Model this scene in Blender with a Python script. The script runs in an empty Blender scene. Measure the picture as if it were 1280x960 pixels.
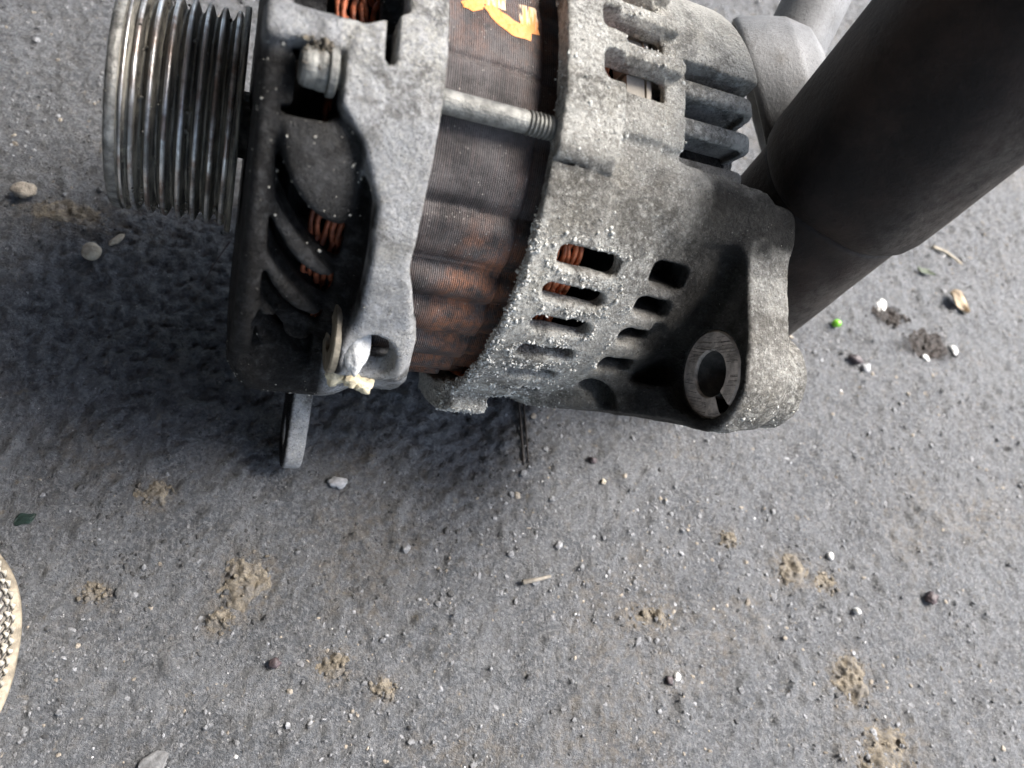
import bpy, bmesh, math, random
import numpy as np
from mathutils import Matrix, Vector, Euler

random.seed(7)
rng = np.random.default_rng(7)
S = bpy.context.scene
C = S.collection
MM = 0.001

# ------------------------------------------------------------------ camera, sky, sun, exposure
# The photographer crouches over the part: the phone is 24 cm above the ground, looking down and a
# little to the right.  Lengths in mm, world origin = ground point in the middle of the view.
cam_d = bpy.data.cameras.new("camera")
cam_d.sensor_width = 36.0
cam_d.lens = 36.0 * 900 / 1280
cam_d.clip_start = 0.005
cam_d.clip_end = 500
cam_d.dof.use_dof = True
cam_d.dof.focus_distance = 0.200
cam_d.dof.aperture_fstop = 13.0
cam = bpy.data.objects.new("camera", cam_d)
C.objects.link(cam)
_cx, _cy, _cz = (0.97000381, 0.0, 0.24308972), (-0.10579519, 0.90032875, 0.4221558), (-0.21886066, -0.43521046, 0.87332232)
cam.matrix_world = Matrix(((_cx[0], _cy[0], _cz[0], -0.0601), (_cx[1], _cy[1], _cz[1], -0.1196),
                           (_cx[2], _cy[2], _cz[2], 0.2400), (0, 0, 0, 1)))
S.camera = cam

SUN_EL, SUN_AZ = math.radians(55), math.radians(20)     # azimuth measured from +X towards +Y
world = bpy.data.worlds.new("World")
S.world = world
world.use_nodes = True
wt = world.node_tree
bg = wt.nodes["Background"]
sky = wt.nodes.new("ShaderNodeTexSky")
sky.sky_type = 'NISHITA'
sky.sun_disc = False
sky.sun_elevation = SUN_EL
sky.sun_rotation = math.pi / 2 - SUN_AZ
sky.air_density = 1.0
sky.dust_density = 3.0
wt.links.new(sky.outputs[0], bg.inputs[0])
bg.inputs[1].default_value = 0.15
sun_d = bpy.data.lights.new("sun", 'SUN')
sun_d.energy = 4.0
sun_d.angle = math.radians(34)
sun_d.color = (1.0, 0.965, 0.92)
sun = bpy.data.objects.new("sun", sun_d)
C.objects.link(sun)
sun_dir = Vector((math.cos(SUN_EL) * math.cos(SUN_AZ), math.cos(SUN_EL) * math.sin(SUN_AZ), math.sin(SUN_EL)))
sun.rotation_euler = sun_dir.to_track_quat('Z', 'Y').to_euler()
sun.location = sun_dir * 3
S.view_settings.view_transform = 'Standard'
S.view_settings.look = 'None'
S.view_settings.exposure = 1.78
S.view_settings.gamma = 1.0
S.render.resolution_x, S.render.resolution_y = 1024, 768
try:
    S.cycles.max_bounces = 6
    S.cycles.diffuse_bounces = 3
    S.cycles.glossy_bounces = 3
    S.cycles.use_denoising = True
except Exception:
    pass


# ------------------------------------------------------------------ helpers
def tag(o, label=None, cat=None, group=None, kind=None):
    if label: o["label"] = label
    if cat: o["category"] = cat
    if group: o["group"] = group
    if kind: o["kind"] = kind
    return o


def mesh_np(name, V, F, smooth=True, mats=(), mat_idx=None, attrs=None):
    """V (n,3) in metres, F (m,3 or 4) int arrays -> mesh"""
    V = np.ascontiguousarray(V, dtype=np.float32)
    F = np.ascontiguousarray(F, dtype=np.int32)
    k = F.shape[1]
    me = bpy.data.meshes.new(name)
    me.vertices.add(len(V))
    me.vertices.foreach_set("co", V.ravel())
    me.loops.add(F.size)
    me.loops.foreach_set("vertex_index", F.ravel())
    me.polygons.add(len(F))
    me.polygons.foreach_set("loop_start", np.arange(0, F.size, k, dtype=np.int32))
    me.polygons.foreach_set("loop_total", np.full(len(F), k, dtype=np.int32))
    for m in mats:
        me.materials.append(m)
    if mat_idx is not None:
        me.polygons.foreach_set("material_index", np.ascontiguousarray(mat_idx, dtype=np.int32))
    me.update(calc_edges=True)
    me.polygons.foreach_set("use_smooth", np.full(len(F), bool(smooth)))
    for nm, a in (attrs or {}).items():
        at = me.attributes.new(nm, 'FLOAT', 'POINT')
        at.data.foreach_set("value", np.ascontiguousarray(a, dtype=np.float32))
    me.update()
    return me


def obj(name, me, parent=None, loc=None):
    o = bpy.data.objects.new(name, me)
    C.objects.link(o)
    if parent is not None:
        o.parent = parent
    if loc is not None:
        o.location = loc
    return o


class Lattice:
    """smooth value noise, vectorised"""
    def __init__(self, seed, n=64, dim=3):
        r = np.random.default_rng(seed)
        self.n = n
        self.t = r.random((n,) * dim).astype(np.float32)
        self.dim = dim

    def __call__(self, *p):
        out = 0.0
        i0, f = [], []
        for c in p:
            fl = np.floor(c)
            t = (c - fl).astype(np.float32)
            i0.append(fl.astype(np.int64) % self.n)
            f.append(t * t * (3 - 2 * t))
        for m in range(1 << self.dim):
            w = 1.0
            idx = []
            for a in range(self.dim):
                if m >> a & 1:
                    w = w * f[a]
                    idx.append((i0[a] + 1) % self.n)
                else:
                    w = w * (1 - f[a])
                    idx.append(i0[a])
            out = out + w * self.t[tuple(idx)]
        return out - 0.5


N3 = Lattice(3, 48, 3)
N2 = Lattice(5, 256, 2)


def fbm3(x, y, z, f, octv=4):
    s, a = 0.0, 1.0
    for k in range(octv):
        s = s + a * N3(x * f + 7.3 * k, y * f + 3.1 * k, z * f + 1.7 * k)
        f *= 2.03
        a *= 0.5
    return s


def fbm2(x, y, f, octv=4, gain=0.5):
    s, a = 0.0, 1.0
    for k in range(octv):
        s = s + a * N2(x * f + 17.3 * k, y * f + 5.1 * k)
        f *= 2.03
        a *= gain
    return s


def sstep(a, b, x):
    t = np.clip((x - a) / (b - a), 0, 1)
    return t * t * (3 - 2 * t)


def smin(a, b, k):
    h = np.clip(0.5 + 0.5 * (b - a) / k, 0, 1)
    return b + (a - b) * h - k * h * (1 - h)


def smax(a, b, k):
    return -smin(-a, -b, k)


def box2(u, v, hu, hv, r=0.0):
    qu = np.abs(u) - (hu - r)
    qv = np.abs(v) - (hv - r)
    return np.hypot(np.maximum(qu, 0), np.maximum(qv, 0)) + np.minimum(np.maximum(qu, qv), 0) - r


def seg2(u, v, a, b):
    pax, pay = u - a[0], v - a[1]
    bx, by = b[0] - a[0], b[1] - a[1]
    h = np.clip((pax * bx + pay * by) / (bx * bx + by * by), 0, 1)
    return np.hypot(pax - bx * h, pay - by * h)


def poly2(u, v, P):
    d = np.full_like(u, 1e9)
    ins = np.zeros(u.shape, bool)
    n = len(P)
    for i in range(n):
        a, b = P[i], P[(i + 1) % n]
        d = np.minimum(d, seg2(u, v, a, b))
        c1 = (a[1] > v) != (b[1] > v)
        with np.errstate(divide='ignore', invalid='ignore'):
            xx = (b[0] - a[0]) * (v - a[1]) / (b[1] - a[1] + 1e-12) + a[0]
        ins ^= c1 & (u < xx)
    return np.where(ins, -d, d)


def solid(fn, lo, hi, h):
    """signed distance function -> (V, quads), narrow band evaluation + surface nets.  mm"""
    lo = np.array(lo, float)
    K = 4
    n = [int(math.ceil((hi[a] - lo[a]) / (h * K))) * K for a in range(3)]
    ax = [(lo[a] + h * np.arange(n[a])).astype(np.float32) for a in range(3)]
    cx = [(lo[a] + h * (np.arange(n[a] // K) * K + (K - 1) / 2)).astype(np.float32) for a in range(3)]
    g = np.meshgrid(*cx, indexing='ij')
    Fc = fn(*[q.ravel() for q in g]).reshape(g[0].shape).astype(np.float32)
    F = np.repeat(np.repeat(np.repeat(Fc, K, 0), K, 1), K, 2)
    m = np.abs(F) < h * K * 1.5
    I = np.nonzero(m)
    B = 1500000
    for b in range(0, len(I[0]), B):
        i, j, k = (q[b:b + B] for q in I)
        F[i, j, k] = fn(ax[0][i], ax[1][j], ax[2][k])
    # surface nets
    Sg = F < 0
    c = [Sg[a:n[0] - 1 + a, b:n[1] - 1 + b, d:n[2] - 1 + d] for a in (0, 1) for b in (0, 1) for d in (0, 1)]
    cnt = np.zeros(c[0].shape, np.int8)
    for q in c:
        cnt += q
    act = (cnt > 0) & (cnt < 8)
    ci, cj, ck = np.nonzero(act)
    corner = np.array([(a, b, d) for a in (0, 1) for b in (0, 1) for d in (0, 1)])
    vals = [F[ci + a, cj + b, ck + d] for a, b, d in corner]
    P = np.zeros((len(ci), 3))
    W = np.zeros(len(ci))
    for p in range(8):
        for q in range(p + 1, 8):
            if np.abs(corner[p] - corner[q]).sum() != 1:
                continue
            fa, fb = vals[p], vals[q]
            cr = (fa < 0) != (fb < 0)
            t = np.where(cr, fa / np.where(cr, fa - fb, 1), 0)
            for a in range(3):
                P[:, a] += np.where(cr, corner[p][a] + t * (corner[q][a] - corner[p][a]), 0)
            W += cr
    P /= W[:, None]
    V = lo + h * (np.stack([ci, cj, ck], 1) + P)
    idx = np.full(act.shape, -1, np.int32)
    idx[ci, cj, ck] = np.arange(len(ci))
    quads = []
    for a in range(3):
        sl0 = [slice(None)] * 3
        sl1 = [slice(None)] * 3
        sl0[a], sl1[a] = slice(0, -1), slice(1, None)
        s0, s1 = Sg[tuple(sl0)], Sg[tuple(sl1)]
        e = np.stack(np.nonzero(s0 != s1), 1)
        b, d = (a + 1) % 3, (a + 2) % 3
        ok = (e[:, b] > 0) & (e[:, d] > 0) & (e[:, b] < n[b] - 1) & (e[:, d] < n[d] - 1)
        e = e[ok]
        flip = s1[tuple(e.T)]
        def cell(db, dd):
            q = e.copy()
            q[:, b] += db
            q[:, d] += dd
            return idx[tuple(q.T)]
        Q = np.stack([cell(-1, -1), cell(0, -1), cell(0, 0), cell(-1, 0)], 1)
        Q[flip] = Q[flip][:, ::-1]
        quads.append(Q)
    Q = np.concatenate(quads)
    Q = Q[(Q >= 0).all(1)]
    return V, Q


def lathe(profile, segs, t0=0.0, t1=360.0, mats=None):
    """profile [(s, r)] about the X axis -> V, quads, material index per quad"""
    closed = abs(t1 - t0 - 360) < 1e-6
    m = segs if closed else segs + 1
    th = np.radians(t0 + (t1 - t0) * np.arange(m) / segs)
    pr = np.array(profile, float)
    V = np.empty((len(pr), m, 3))
    V[:, :, 0] = pr[:, 0:1]
    V[:, :, 1] = pr[:, 1:2] * np.cos(th)
    V[:, :, 2] = pr[:, 1:2] * np.sin(th)
    i = np.arange(len(pr) - 1)[:, None]
    j = np.arange(segs)[None]
    j2 = (j + 1) % m
    a, b, c, d = i * m + j, i * m + j2, (i + 1) * m + j2, (i + 1) * m + j
    F = np.stack([a, b, c, d], -1).reshape(-1, 4)[:, ::-1]
    mi = None if mats is None else np.repeat(np.array(mats), segs)
    return V.reshape(-1, 3), F, mi


def tube(P, r, segs=8, cap=True):
    """round tube along points P (mm); r scalar or list"""
    P = np.array(P, float)
    r = np.broadcast_to(np.array(r, float), (len(P),))
    T = np.gradient(P, axis=0)
    T /= np.linalg.norm(T, axis=1)[:, None]
    up = np.array([0.3, 0.2, 0.93])
    V, F = [], []
    for p, t, rr in zip(P, T, r):
        a = np.cross(t, up)
        a /= np.linalg.norm(a)
        b = np.cross(t, a)
        w = np.arange(segs) * 2 * math.pi / segs
        V.append(p + rr * (np.cos(w)[:, None] * a + np.sin(w)[:, None] * b))
    V = np.concatenate(V)
    for i in range(len(P) - 1):
        for j in range(segs):
            k = (j + 1) % segs
            F.append((i * segs + j, (i + 1) * segs + j, (i + 1) * segs + k, i * segs + k))
    if cap:
        n0 = len(V)
        V = np.concatenate([V, P[:1], P[-1:]])
        L = (len(P) - 1) * segs
        for j in range(segs):
            k = (j + 1) % segs
            F.append((n0, j, k, k))
            F.append((n0 + 1, L + k, L + j, L + j))
    return V, np.array(F)


def join(parts):
    V, F, n = [], [], 0
    for v, f in parts:
        V.append(v)
        F.append(np.asarray(f) + n)
        n += len(v)
    return np.concatenate(V), np.concatenate(F)


def clean_quads(F):
    return F


def ico(sub):
    bm = bmesh.new()
    bmesh.ops.create_icosphere(bm, subdivisions=sub, radius=1.0)
    V = np.array([v.co[:] for v in bm.verts])
    F = np.array([[v.index for v in f.verts] for f in bm.faces])
    bm.free()
    return V, F


ICO1, ICO2, ICO3, ICO4 = ico(1), ico(2), ico(3), ico(4)


def blobs(P, R, base, flat=1.0, jit=0.35, seed=1):
    """many little irregular lumps in one mesh: P (n,3), R (n,) mm"""
    r = np.random.default_rng(seed)
    bv, bf = base
    n = len(P)
    q = r.normal(size=(n, 4))
    q /= np.linalg.norm(q, axis=1)[:, None]
    w, x, y, z = q.T
    M = np.stack([1 - 2 * (y * y + z * z), 2 * (x * y - z * w), 2 * (x * z + y * w),
                  2 * (x * y + z * w), 1 - 2 * (x * x + z * z), 2 * (y * z - x * w),
                  2 * (x * z - y * w), 2 * (y * z + x * w), 1 - 2 * (x * x + y * y)], 1).reshape(n, 3, 3)
    sc = r.uniform(1 - jit, 1 + jit, (n, 3))
    V = bv[None] * (1 + r.uniform(-jit, jit, (n, len(bv), 1)) * 0.6) * sc[:, None] * R[:, None, None]
    V = np.einsum('nij,nkj->nki', M, V)
    V[:, :, 2] *= flat
    V = V + P[:, None]
    F = bf[None] + (np.arange(n) * len(bv))[:, None, None]
    return V.reshape(-1, 3), F.reshape(-1, bf.shape[1])


# ------------------------------------------------------------------ materials
class MT:
    def __init__(self, name):
        self.m = bpy.data.materials.new(name)
        self.m.use_nodes = True
        self.t = self.m.node_tree
        self.b = self.t.nodes["Principled BSDF"]
        self.co = self.t.nodes.new("ShaderNodeTexCoord").outputs["Object"]

    def n(self, kind, **kw):
        nd = self.t.nodes.new("ShaderNode" + kind)
        for k, v in kw.items():
            setattr(nd, k, v)
        return nd

    def put(self, sock, v):
        if isinstance(v, bpy.types.NodeSocket):
            self.t.links.new(v, sock)
        elif v is not None:
            if isinstance(v, (tuple, list)) and len(v) == 3 and sock.type == 'RGBA':
                v = (*v, 1)
            sock.default_value = v

    def noise(self, scale, detail=4, rough=0.55, vec=None, dist=0.0):
        nd = self.n("TexNoise")
        self.put(nd.inputs["Vector"], vec or self.co)
        nd.inputs["Scale"].default_value = scale
        nd.inputs["Detail"].default_value = detail
        nd.inputs["Roughness"].default_value = rough
        nd.inputs["Distortion"].default_value = dist
        return nd.outputs[0]

    def voro(self, scale, vec=None, feature='F1', rnd=1.0):
        nd = self.n("TexVoronoi", feature=feature)
        self.put(nd.inputs["Vector"], vec or self.co)
        nd.inputs["Scale"].default_value = scale
        nd.inputs["Randomness"].default_value = rnd
        return nd

    def ramp(self, v, a, b, lo=0.0, hi=1.0, smooth=True):
        nd = self.n("MapRange", interpolation_type='SMOOTHSTEP' if smooth else 'LINEAR')
        self.put(nd.inputs[0], v)
        for i, q in enumerate((a, b, lo, hi)):
            nd.inputs[i + 1].default_value = q
        return nd.outputs[0]

    def math(self, op, a, b=None, c=None):
        nd = self.n("Math", operation=op)
        for i, q in enumerate((a, b, c)):
            if q is not None:
                self.put(nd.inputs[i], q)
        return nd.outputs[0]

    def mix(self, f, a, b, blend='MIX'):
        nd = self.n("Mix", data_type='RGBA', blend_type=blend)
        self.put(nd.inputs[0], f)
        self.put(nd.inputs[6], a)
        self.put(nd.inputs[7], b)
        return nd.outputs[2]

    def attr(self, name):
        return self.n("Attribute", attribute_name=name).outputs["Fac"]

    def mapping(self, scale=(1, 1, 1), rot=(0, 0, 0)):
        nd = self.n("Mapping")
        self.put(nd.inputs[0], self.co)
        nd.inputs["Scale"].default_value = scale
        nd.inputs["Rotation"].default_value = rot
        return nd.outputs[0]

    def bump(self, h, dist, strength=1.0, nrm=None):
        nd = self.n("Bump")
        self.put(nd.inputs["Height"], h)
        nd.inputs["Distance"].default_value = dist
        nd.inputs["Strength"].default_value = strength
        if nrm is not None:
            self.put(nd.inputs["Normal"], nrm)
        return nd.outputs[0]

    def out(self, col=None, rough=None, metal=None, nrm=None, spec=None):
        for k, v in (("Base Color", col), ("Roughness", rough), ("Metallic", metal), ("Normal", nrm), ("Specular IOR Level", spec)):
            if v is not None:
                self.put(self.b.inputs[k], v)
        return self.m


def mat_simple(name, col, rough=0.7, metal=0.0, var=0.35, scale=400, bump=0.0002, bscale=1500, spec=0.4):
    m = MT(name)
    f = m.noise(scale, 5, 0.6)
    dark = tuple(c * (1 - var) for c in col)
    light = tuple(min(1, c * (1 + var)) for c in col)
    c = m.mix(m.ramp(f, 0.3, 0.7), dark, light)
    return m.out(c, rough, metal, m.bump(m.noise(bscale, 4, 0.6), bump), spec)


def mat_ground():
    m = MT("oily_asphalt")
    big = m.noise(9, 4, 0.55)
    mid = m.noise(60, 5, 0.6)
    fine = m.noise(700, 5, 0.65)
    c = m.mix(m.ramp(mid, 0.3, 0.72), (0.120, 0.126, 0.134), (0.202, 0.209, 0.218))
    c = m.mix(m.ramp(fine, 0.46, 0.60), c, (0.262, 0.266, 0.272))
    c = m.mix(m.ramp(m.noise(330, 5, 0.7), 0.56, 0.7, 0, 0.35), c, (0.33, 0.29, 0.24))
    c = m.mix(m.ramp(m.noise(1150, 4, 0.7), 0.54, 0.64, 0, 0.6), c, (0.045, 0.045, 0.047))
    # dried tan mud, thin and patchy
    mud = m.math('MULTIPLY', m.ramp(m.noise(26, 4, 0.6, dist=0.6), 0.56, 0.74), m.ramp(m.noise(420, 4, 0.7), 0.42, 0.62))
    c = m.mix(m.math('MULTIPLY', mud, 0.15), c, (0.27, 0.22, 0.165))
    am = m.math('MULTIPLY', m.attr("mud"), m.ramp(m.noise(330, 5, 0.7), 0.40, 0.62))
    c = m.mix(m.math('MULTIPLY', am, 0.75), c, (0.235, 0.2, 0.155))
    c = m.mix(m.ramp(big, 0.38, 0.62, 0, 0.10), c, (0.10, 0.094, 0.088))
    tn = m.ramp(m.noise(170, 3, 0.6), 0.66, 0.74)
    c = m.mix(m.math('MULTIPLY', tn, 0.45), c, (0.34, 0.28, 0.2))
    # pale mineral specks
    v = m.voro(620)
    sp = m.math('MULTIPLY', m.ramp(v.outputs["Distance"], 0.10, 0.20, 1, 0), m.ramp(m.n("SeparateColor").outputs[0], 0, 1) if False else m.ramp(m.noise(240, 2), 0.55, 0.62))
    c = m.mix(m.math('MULTIPLY', sp, 0.8), c, (0.6, 0.59, 0.56))
    oil = m.attr("oil")  # holds painted shade beside the alternator as well as the real stains
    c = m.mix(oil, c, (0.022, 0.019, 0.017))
    h = m.math('ADD', m.noise(900, 5, 0.7), m.math('MULTIPLY', m.noise(2600, 3, 0.6), 0.35))
    r = m.ramp(mid, 0.3, 0.7, 0.48, 0.72)
    return m.out(c, r, 0.0, m.bump(h, 0.0034, 1.0), 0.5)


def mat_cast(name, lo, hi, crust=0.0):
    """sand cast aluminium, with 'grime_shade' (0..1) and 'crust' (0..1) vertex attributes of dirt, painted shade and corrosion"""
    m = MT(name)
    mid = m.noise(130, 6, 0.62)
    fine = m.noise(1700, 4, 0.7)
    c = m.mix(m.ramp(mid, 0.32, 0.68), lo, hi)
    c = m.mix(m.ramp(m.noise(420, 5, 0.7), 0.48, 0.7, 0, 0.35), c, tuple(v * 0.4 for v in lo))
    c = m.mix(m.ramp(fine, 0.54, 0.68, 0, 0.62), c, tuple(v * 0.16 for v in lo))
    pale = m.math('MULTIPLY', m.ramp(m.noise(900, 5, 0.75), 0.48, 0.58), m.ramp(m.noise(60, 4, 0.65), 0.36, 0.6))
    cr = m.attr("crust")
    amt = m.math('ADD', m.math('MULTIPLY', pale, 0.35 + crust), m.math('MULTIPLY', cr, m.ramp(m.noise(1000, 5, 0.75), 0.44, 0.53)))
    vf = m.voro(760).outputs['Distance']
    fl = m.math('MULTIPLY', m.ramp(vf, 0.26, 0.36, 1, 0), m.ramp(m.noise(330, 4, 0.7), 0.52, 0.58))
    vg = m.voro(1500).outputs['Distance']
    fl2 = m.math('MULTIPLY', m.ramp(vg, 0.28, 0.40, 1, 0), m.ramp(m.noise(480, 3, 0.7), 0.50, 0.56))
    fl = m.math('MULTIPLY', m.math('MAXIMUM', fl, fl2), m.math('MULTIPLY_ADD', cr, 0.75, 0.22 + crust))
    amt = m.math('MINIMUM', m.math('ADD', m.math('MULTIPLY', amt, 0.8), fl), 1.0)
    c = m.mix(amt, c, (0.70, 0.685, 0.63))
    warm = m.math('MULTIPLY', m.ramp(m.noise(75, 4, 0.6), 0.5, 0.68), 0.30)
    c = m.mix(warm, c, (0.36, 0.325, 0.25))
    st = m.math('MULTIPLY', m.ramp(m.noise(38, 5, 0.68, dist=0.8), 0.42, 0.62), m.ramp(m.noise(650, 5, 0.75), 0.34, 0.56))
    c = m.mix(m.math('MULTIPLY', st, 0.72), c, (0.065, 0.057, 0.045))
    pits = m.ramp(m.voro(1300).outputs['Distance'], 0.10, 0.26, 1, 0)
    pits = m.math('MULTIPLY', pits, m.ramp(m.noise(190, 3), 0.42, 0.6))
    c = m.mix(m.math('MULTIPLY', pits, 0.85), c, (0.03, 0.028, 0.025))
    g = m.attr("grime_shade")
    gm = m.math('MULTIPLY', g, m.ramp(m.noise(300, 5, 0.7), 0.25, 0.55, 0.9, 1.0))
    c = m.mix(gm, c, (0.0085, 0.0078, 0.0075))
    spk = m.math('MULTIPLY', m.ramp(m.voro(900).outputs["Distance"], 0.08, 0.16, 1, 0), m.ramp(m.noise(300, 2), 0.56, 0.64))
    c = m.mix(m.math('MULTIPLY', spk, 0.5), c, (0.5, 0.48, 0.43))
    rr = m.math('MULTIPLY_ADD', g, -0.26, 0.74)
    h = m.math('ADD', m.math('MULTIPLY_ADD', pits, -0.35, m.noise(900, 6, 0.75)), m.math('MULTIPLY', pale, 0.25))
    return m.out(c, rr, m.math('MULTIPLY_ADD', g, -0.15, 0.15), m.bump(h, 0.0018, 1.0), m.math('MULTIPLY_ADD', g, -0.30, 0.4))


def mat_stator():
    m = MT("stator_laminations")
    rust = m.attr("rust")
    lam = m.n("TexWave", wave_type='BANDS', bands_direction='X', wave_profile='SIN')
    m.put(lam.inputs["Vector"], m.co)
    lam.inputs["Scale"].default_value = 610
    lam.inputs["Distortion"].default_value = 1.2
    lam.inputs["Detail"].default_value = 2
    lam.inputs["Detail Scale"].default_value = 0.6
    # streaks that run round the core, following the edges of the sheets
    stre = m.noise(1.0, 5, 0.65, vec=m.mapping((1500, 130, 130)))
    mid = m.noise(120, 5, 0.6)
    c = m.mix(m.ramp(mid, 0.3, 0.7), (0.034, 0.030, 0.029), (0.125, 0.112, 0.108))
    c = m.mix(m.ramp(stre, 0.46, 0.68, 0, 0.5), c, (0.115, 0.088, 0.082))
    rm = m.math('MULTIPLY', rust, m.ramp(m.noise(170, 6, 0.78), 0.38, 0.66))
    rm = m.math('MULTIPLY', rm, m.ramp(stre, 0.3, 0.55, 0.35, 1.0))
    c = m.mix(m.math('MULTIPLY', rm, 0.9), c, (0.36, 0.15, 0.075))
    c = m.mix(m.math('MULTIPLY', m.ramp(lam.outputs[1], 0.0, 0.36, 1, 0), m.ramp(m.noise(300, 4, 0.6), 0.3, 0.6, 0.05, 0.36)), c, (0.012, 0.010, 0.010))
    sp = m.math('MULTIPLY', m.ramp(m.voro(800).outputs["Distance"], 0.09, 0.17, 1, 0), m.ramp(m.noise(260, 2), 0.50, 0.58))
    c = m.mix(m.math('MULTIPLY', sp, 0.7), c, (0.40, 0.37, 0.33))
    c = m.mix(m.ramp(m.noise(1300, 4, 0.75), 0.56, 0.66, 0, 0.7), c, (0.02, 0.018, 0.018))
    b1 = m.bump(lam.outputs[1], 0.00022, 0.9)
    b2 = m.bump(m.noise(800, 5, 0.7), 0.00035, 0.8, b1)
    return m.out(c, 0.52, 0.25, b2, 0.45)


def mat_steel_ridge():
    m = MT("worn_pulley_steel")
    v = m.mapping((2600, 60, 60))
    st = m.noise(1.0, 5, 0.6, vec=v)
    c = m.mix(m.ramp(st, 0.3, 0.7), (0.38, 0.37, 0.36), (0.80, 0.79, 0.77))
    rust = m.math('MULTIPLY', m.ramp(m.noise(130, 4, 0.6), 0.46, 0.62), 0.7)
    c = m.mix(rust, c, (0.19, 0.105, 0.065))
    soil = m.ramp(m.noise(75, 5, 0.65), 0.46, 0.66, 0, 0.8)
    c = m.mix(soil, c, (0.05, 0.046, 0.04))
    return m.out(c, m.ramp(st, 0.3, 0.7, 0.5, 0.34), m.math('MULTIPLY_ADD', soil, -0.6, 0.85), m.bump(st, 0.00012, 0.8))


def mat_groove():
    m = MT("grimy_pulley_groove")
    v = m.mapping((1800, 90, 90))
    st = m.noise(1.0, 5, 0.65, vec=v)
    c = m.mix(m.ramp(st, 0.35, 0.68), (0.022, 0.020, 0.018), (0.24, 0.22, 0.18))
    c = m.mix(m.ramp(m.noise(420, 5, 0.7), 0.52, 0.68, 0, 0.55), c, (0.22, 0.21, 0.16))
    return m.out(c, 0.5, 0.35, m.bump(m.noise(900, 5, 0.7), 0.0004, 0.9))


M_ground = mat_ground()
M_front = mat_cast("front_casting", (0.40, 0.405, 0.41), (0.58, 0.58, 0.585))
M_rear = mat_cast("rear_casting", (0.27, 0.256, 0.228), (0.47, 0.448, 0.40), crust=0.27)
M_cover = mat_cast("cover_casting", (0.42, 0.41, 0.375), (0.60, 0.585, 0.54))
M_stator = mat_stator()
M_steel, M_groove = mat_steel_ridge(), mat_groove()
M_rim = mat_simple("dull_pulley_rim", (0.20, 0.195, 0.18), 0.5, 0.55, 0.5, 300, 0.0004, 900)
M_bolt = mat_simple("zinc_bolt", (0.19, 0.187, 0.17), 0.55, 0.4, 0.4, 400, 0.0003, 1500)
M_copper = mat_simple("varnished_copper", (0.50, 0.15, 0.06), 0.4, 0.3, 0.6, 250, 0.0002, 700)
M_plate = mat_simple("tan_insulator", (0.50, 0.45, 0.38), 0.6, 0.0, 0.2, 120, 0.0001, 900)
M_crust = mat_simple("white_corrosion", (0.53, 0.52, 0.48), 0.85, 0.0, 0.22, 700, 0.0002, 2500)
M_dust = mat_simple("pale_dust", (0.40, 0.38, 0.33), 0.9, 0.0, 0.3, 700, 0.0002, 2500)
M_bush = mat_simple("worn_bushing_steel", (0.50, 0.45, 0.41), 0.6, 0.1, 0.35, 350, 0.0003, 1200)
M_hole = mat_simple("dark_bore", (0.10, 0.095, 0.09), 0.6, 0.2, 0.3, 350, 0.0002, 1200)
M_paint = None
M_pipe = mat_simple("oily_dark_pipe", (0.016, 0.0128, 0.0118), 0.6, 0.0, 0.4, 60, 0.00015, 900, 0.22)
def mat_pipe():
    m = MT("oily_dark_pipe")
    c = m.mix(m.ramp(m.noise(55, 5, 0.65), 0.35, 0.68), (0.0095, 0.0070, 0.0062), (0.026, 0.0175, 0.0140))
    c = m.mix(m.math('MULTIPLY', m.attr("dust"), m.ramp(m.noise(300, 6, 0.75), 0.25, 0.75)), c, (0.085, 0.074, 0.062))
    c = m.mix(m.ramp(m.noise(900, 4, 0.7), 0.66, 0.76, 0, 0.15), c, (0.08, 0.07, 0.06))
    return m.out(c, 0.62, 0.0, m.bump(m.noise(420, 6, 0.7), 0.0004), 0.2)


M_pipe = mat_pipe()
def mat_boot():
    m = MT("matt_grey_plastic")
    c = m.mix(m.ramp(m.noise(60, 5, 0.65), 0.3, 0.7), (0.12, 0.123, 0.127), (0.21, 0.213, 0.217))
    c = m.mix(m.ramp(m.noise(1300, 4, 0.7), 0.5, 0.66, 0, 0.6), c, (0.10, 0.10, 0.10))
    sp = m.math('MULTIPLY', m.ramp(m.voro(420).outputs["Distance"], 0.08, 0.14, 1, 0), m.ramp(m.noise(150, 2), 0.5, 0.6))
    c = m.mix(m.math('MULTIPLY', sp, 0.8), c, (0.02, 0.02, 0.02))
    c = m.mix(m.math('MULTIPLY', m.ramp(m.noise(90, 5, 0.7), 0.52, 0.68), 0.5), c, (0.075, 0.066, 0.055))
    return m.out(c, 0.6, 0.0, m.bump(m.noise(1100, 4, 0.7), 0.0002), 0.35)


M_boot = mat_boot()
def mat_mud():
    m = MT("dried_tan_mud")
    c = m.mix(m.ramp(m.noise(420, 6, 0.7), 0.34, 0.66), (0.135, 0.118, 0.095), (0.285, 0.245, 0.185))
    c = m.mix(m.ramp(m.noise(170, 5, 0.7), 0.46, 0.62, 0, 0.7), c, (0.150, 0.145, 0.140))
    return m.out(c, 0.95, 0.0, m.bump(m.noise(1300, 5, 0.7), 0.0012), 0.2)


M_mud = mat_mud()


# ------------------------------------------------------------------ roof and wall slabs added out of view to shade the left side
def slab(name, lo, hi, m):
    V = np.array([(x, y, z) for x in (lo[0], hi[0]) for y in (lo[1], hi[1]) for z in (lo[2], hi[2])])
    F = np.array([(0, 1, 3, 2), (4, 6, 7, 5), (0, 4, 5, 1), (2, 3, 7, 6), (0, 2, 6, 4), (1, 5, 7, 3)])
    return tag(obj(name, mesh_np(name, V, F, False, [m])), kind="structure")


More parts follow.
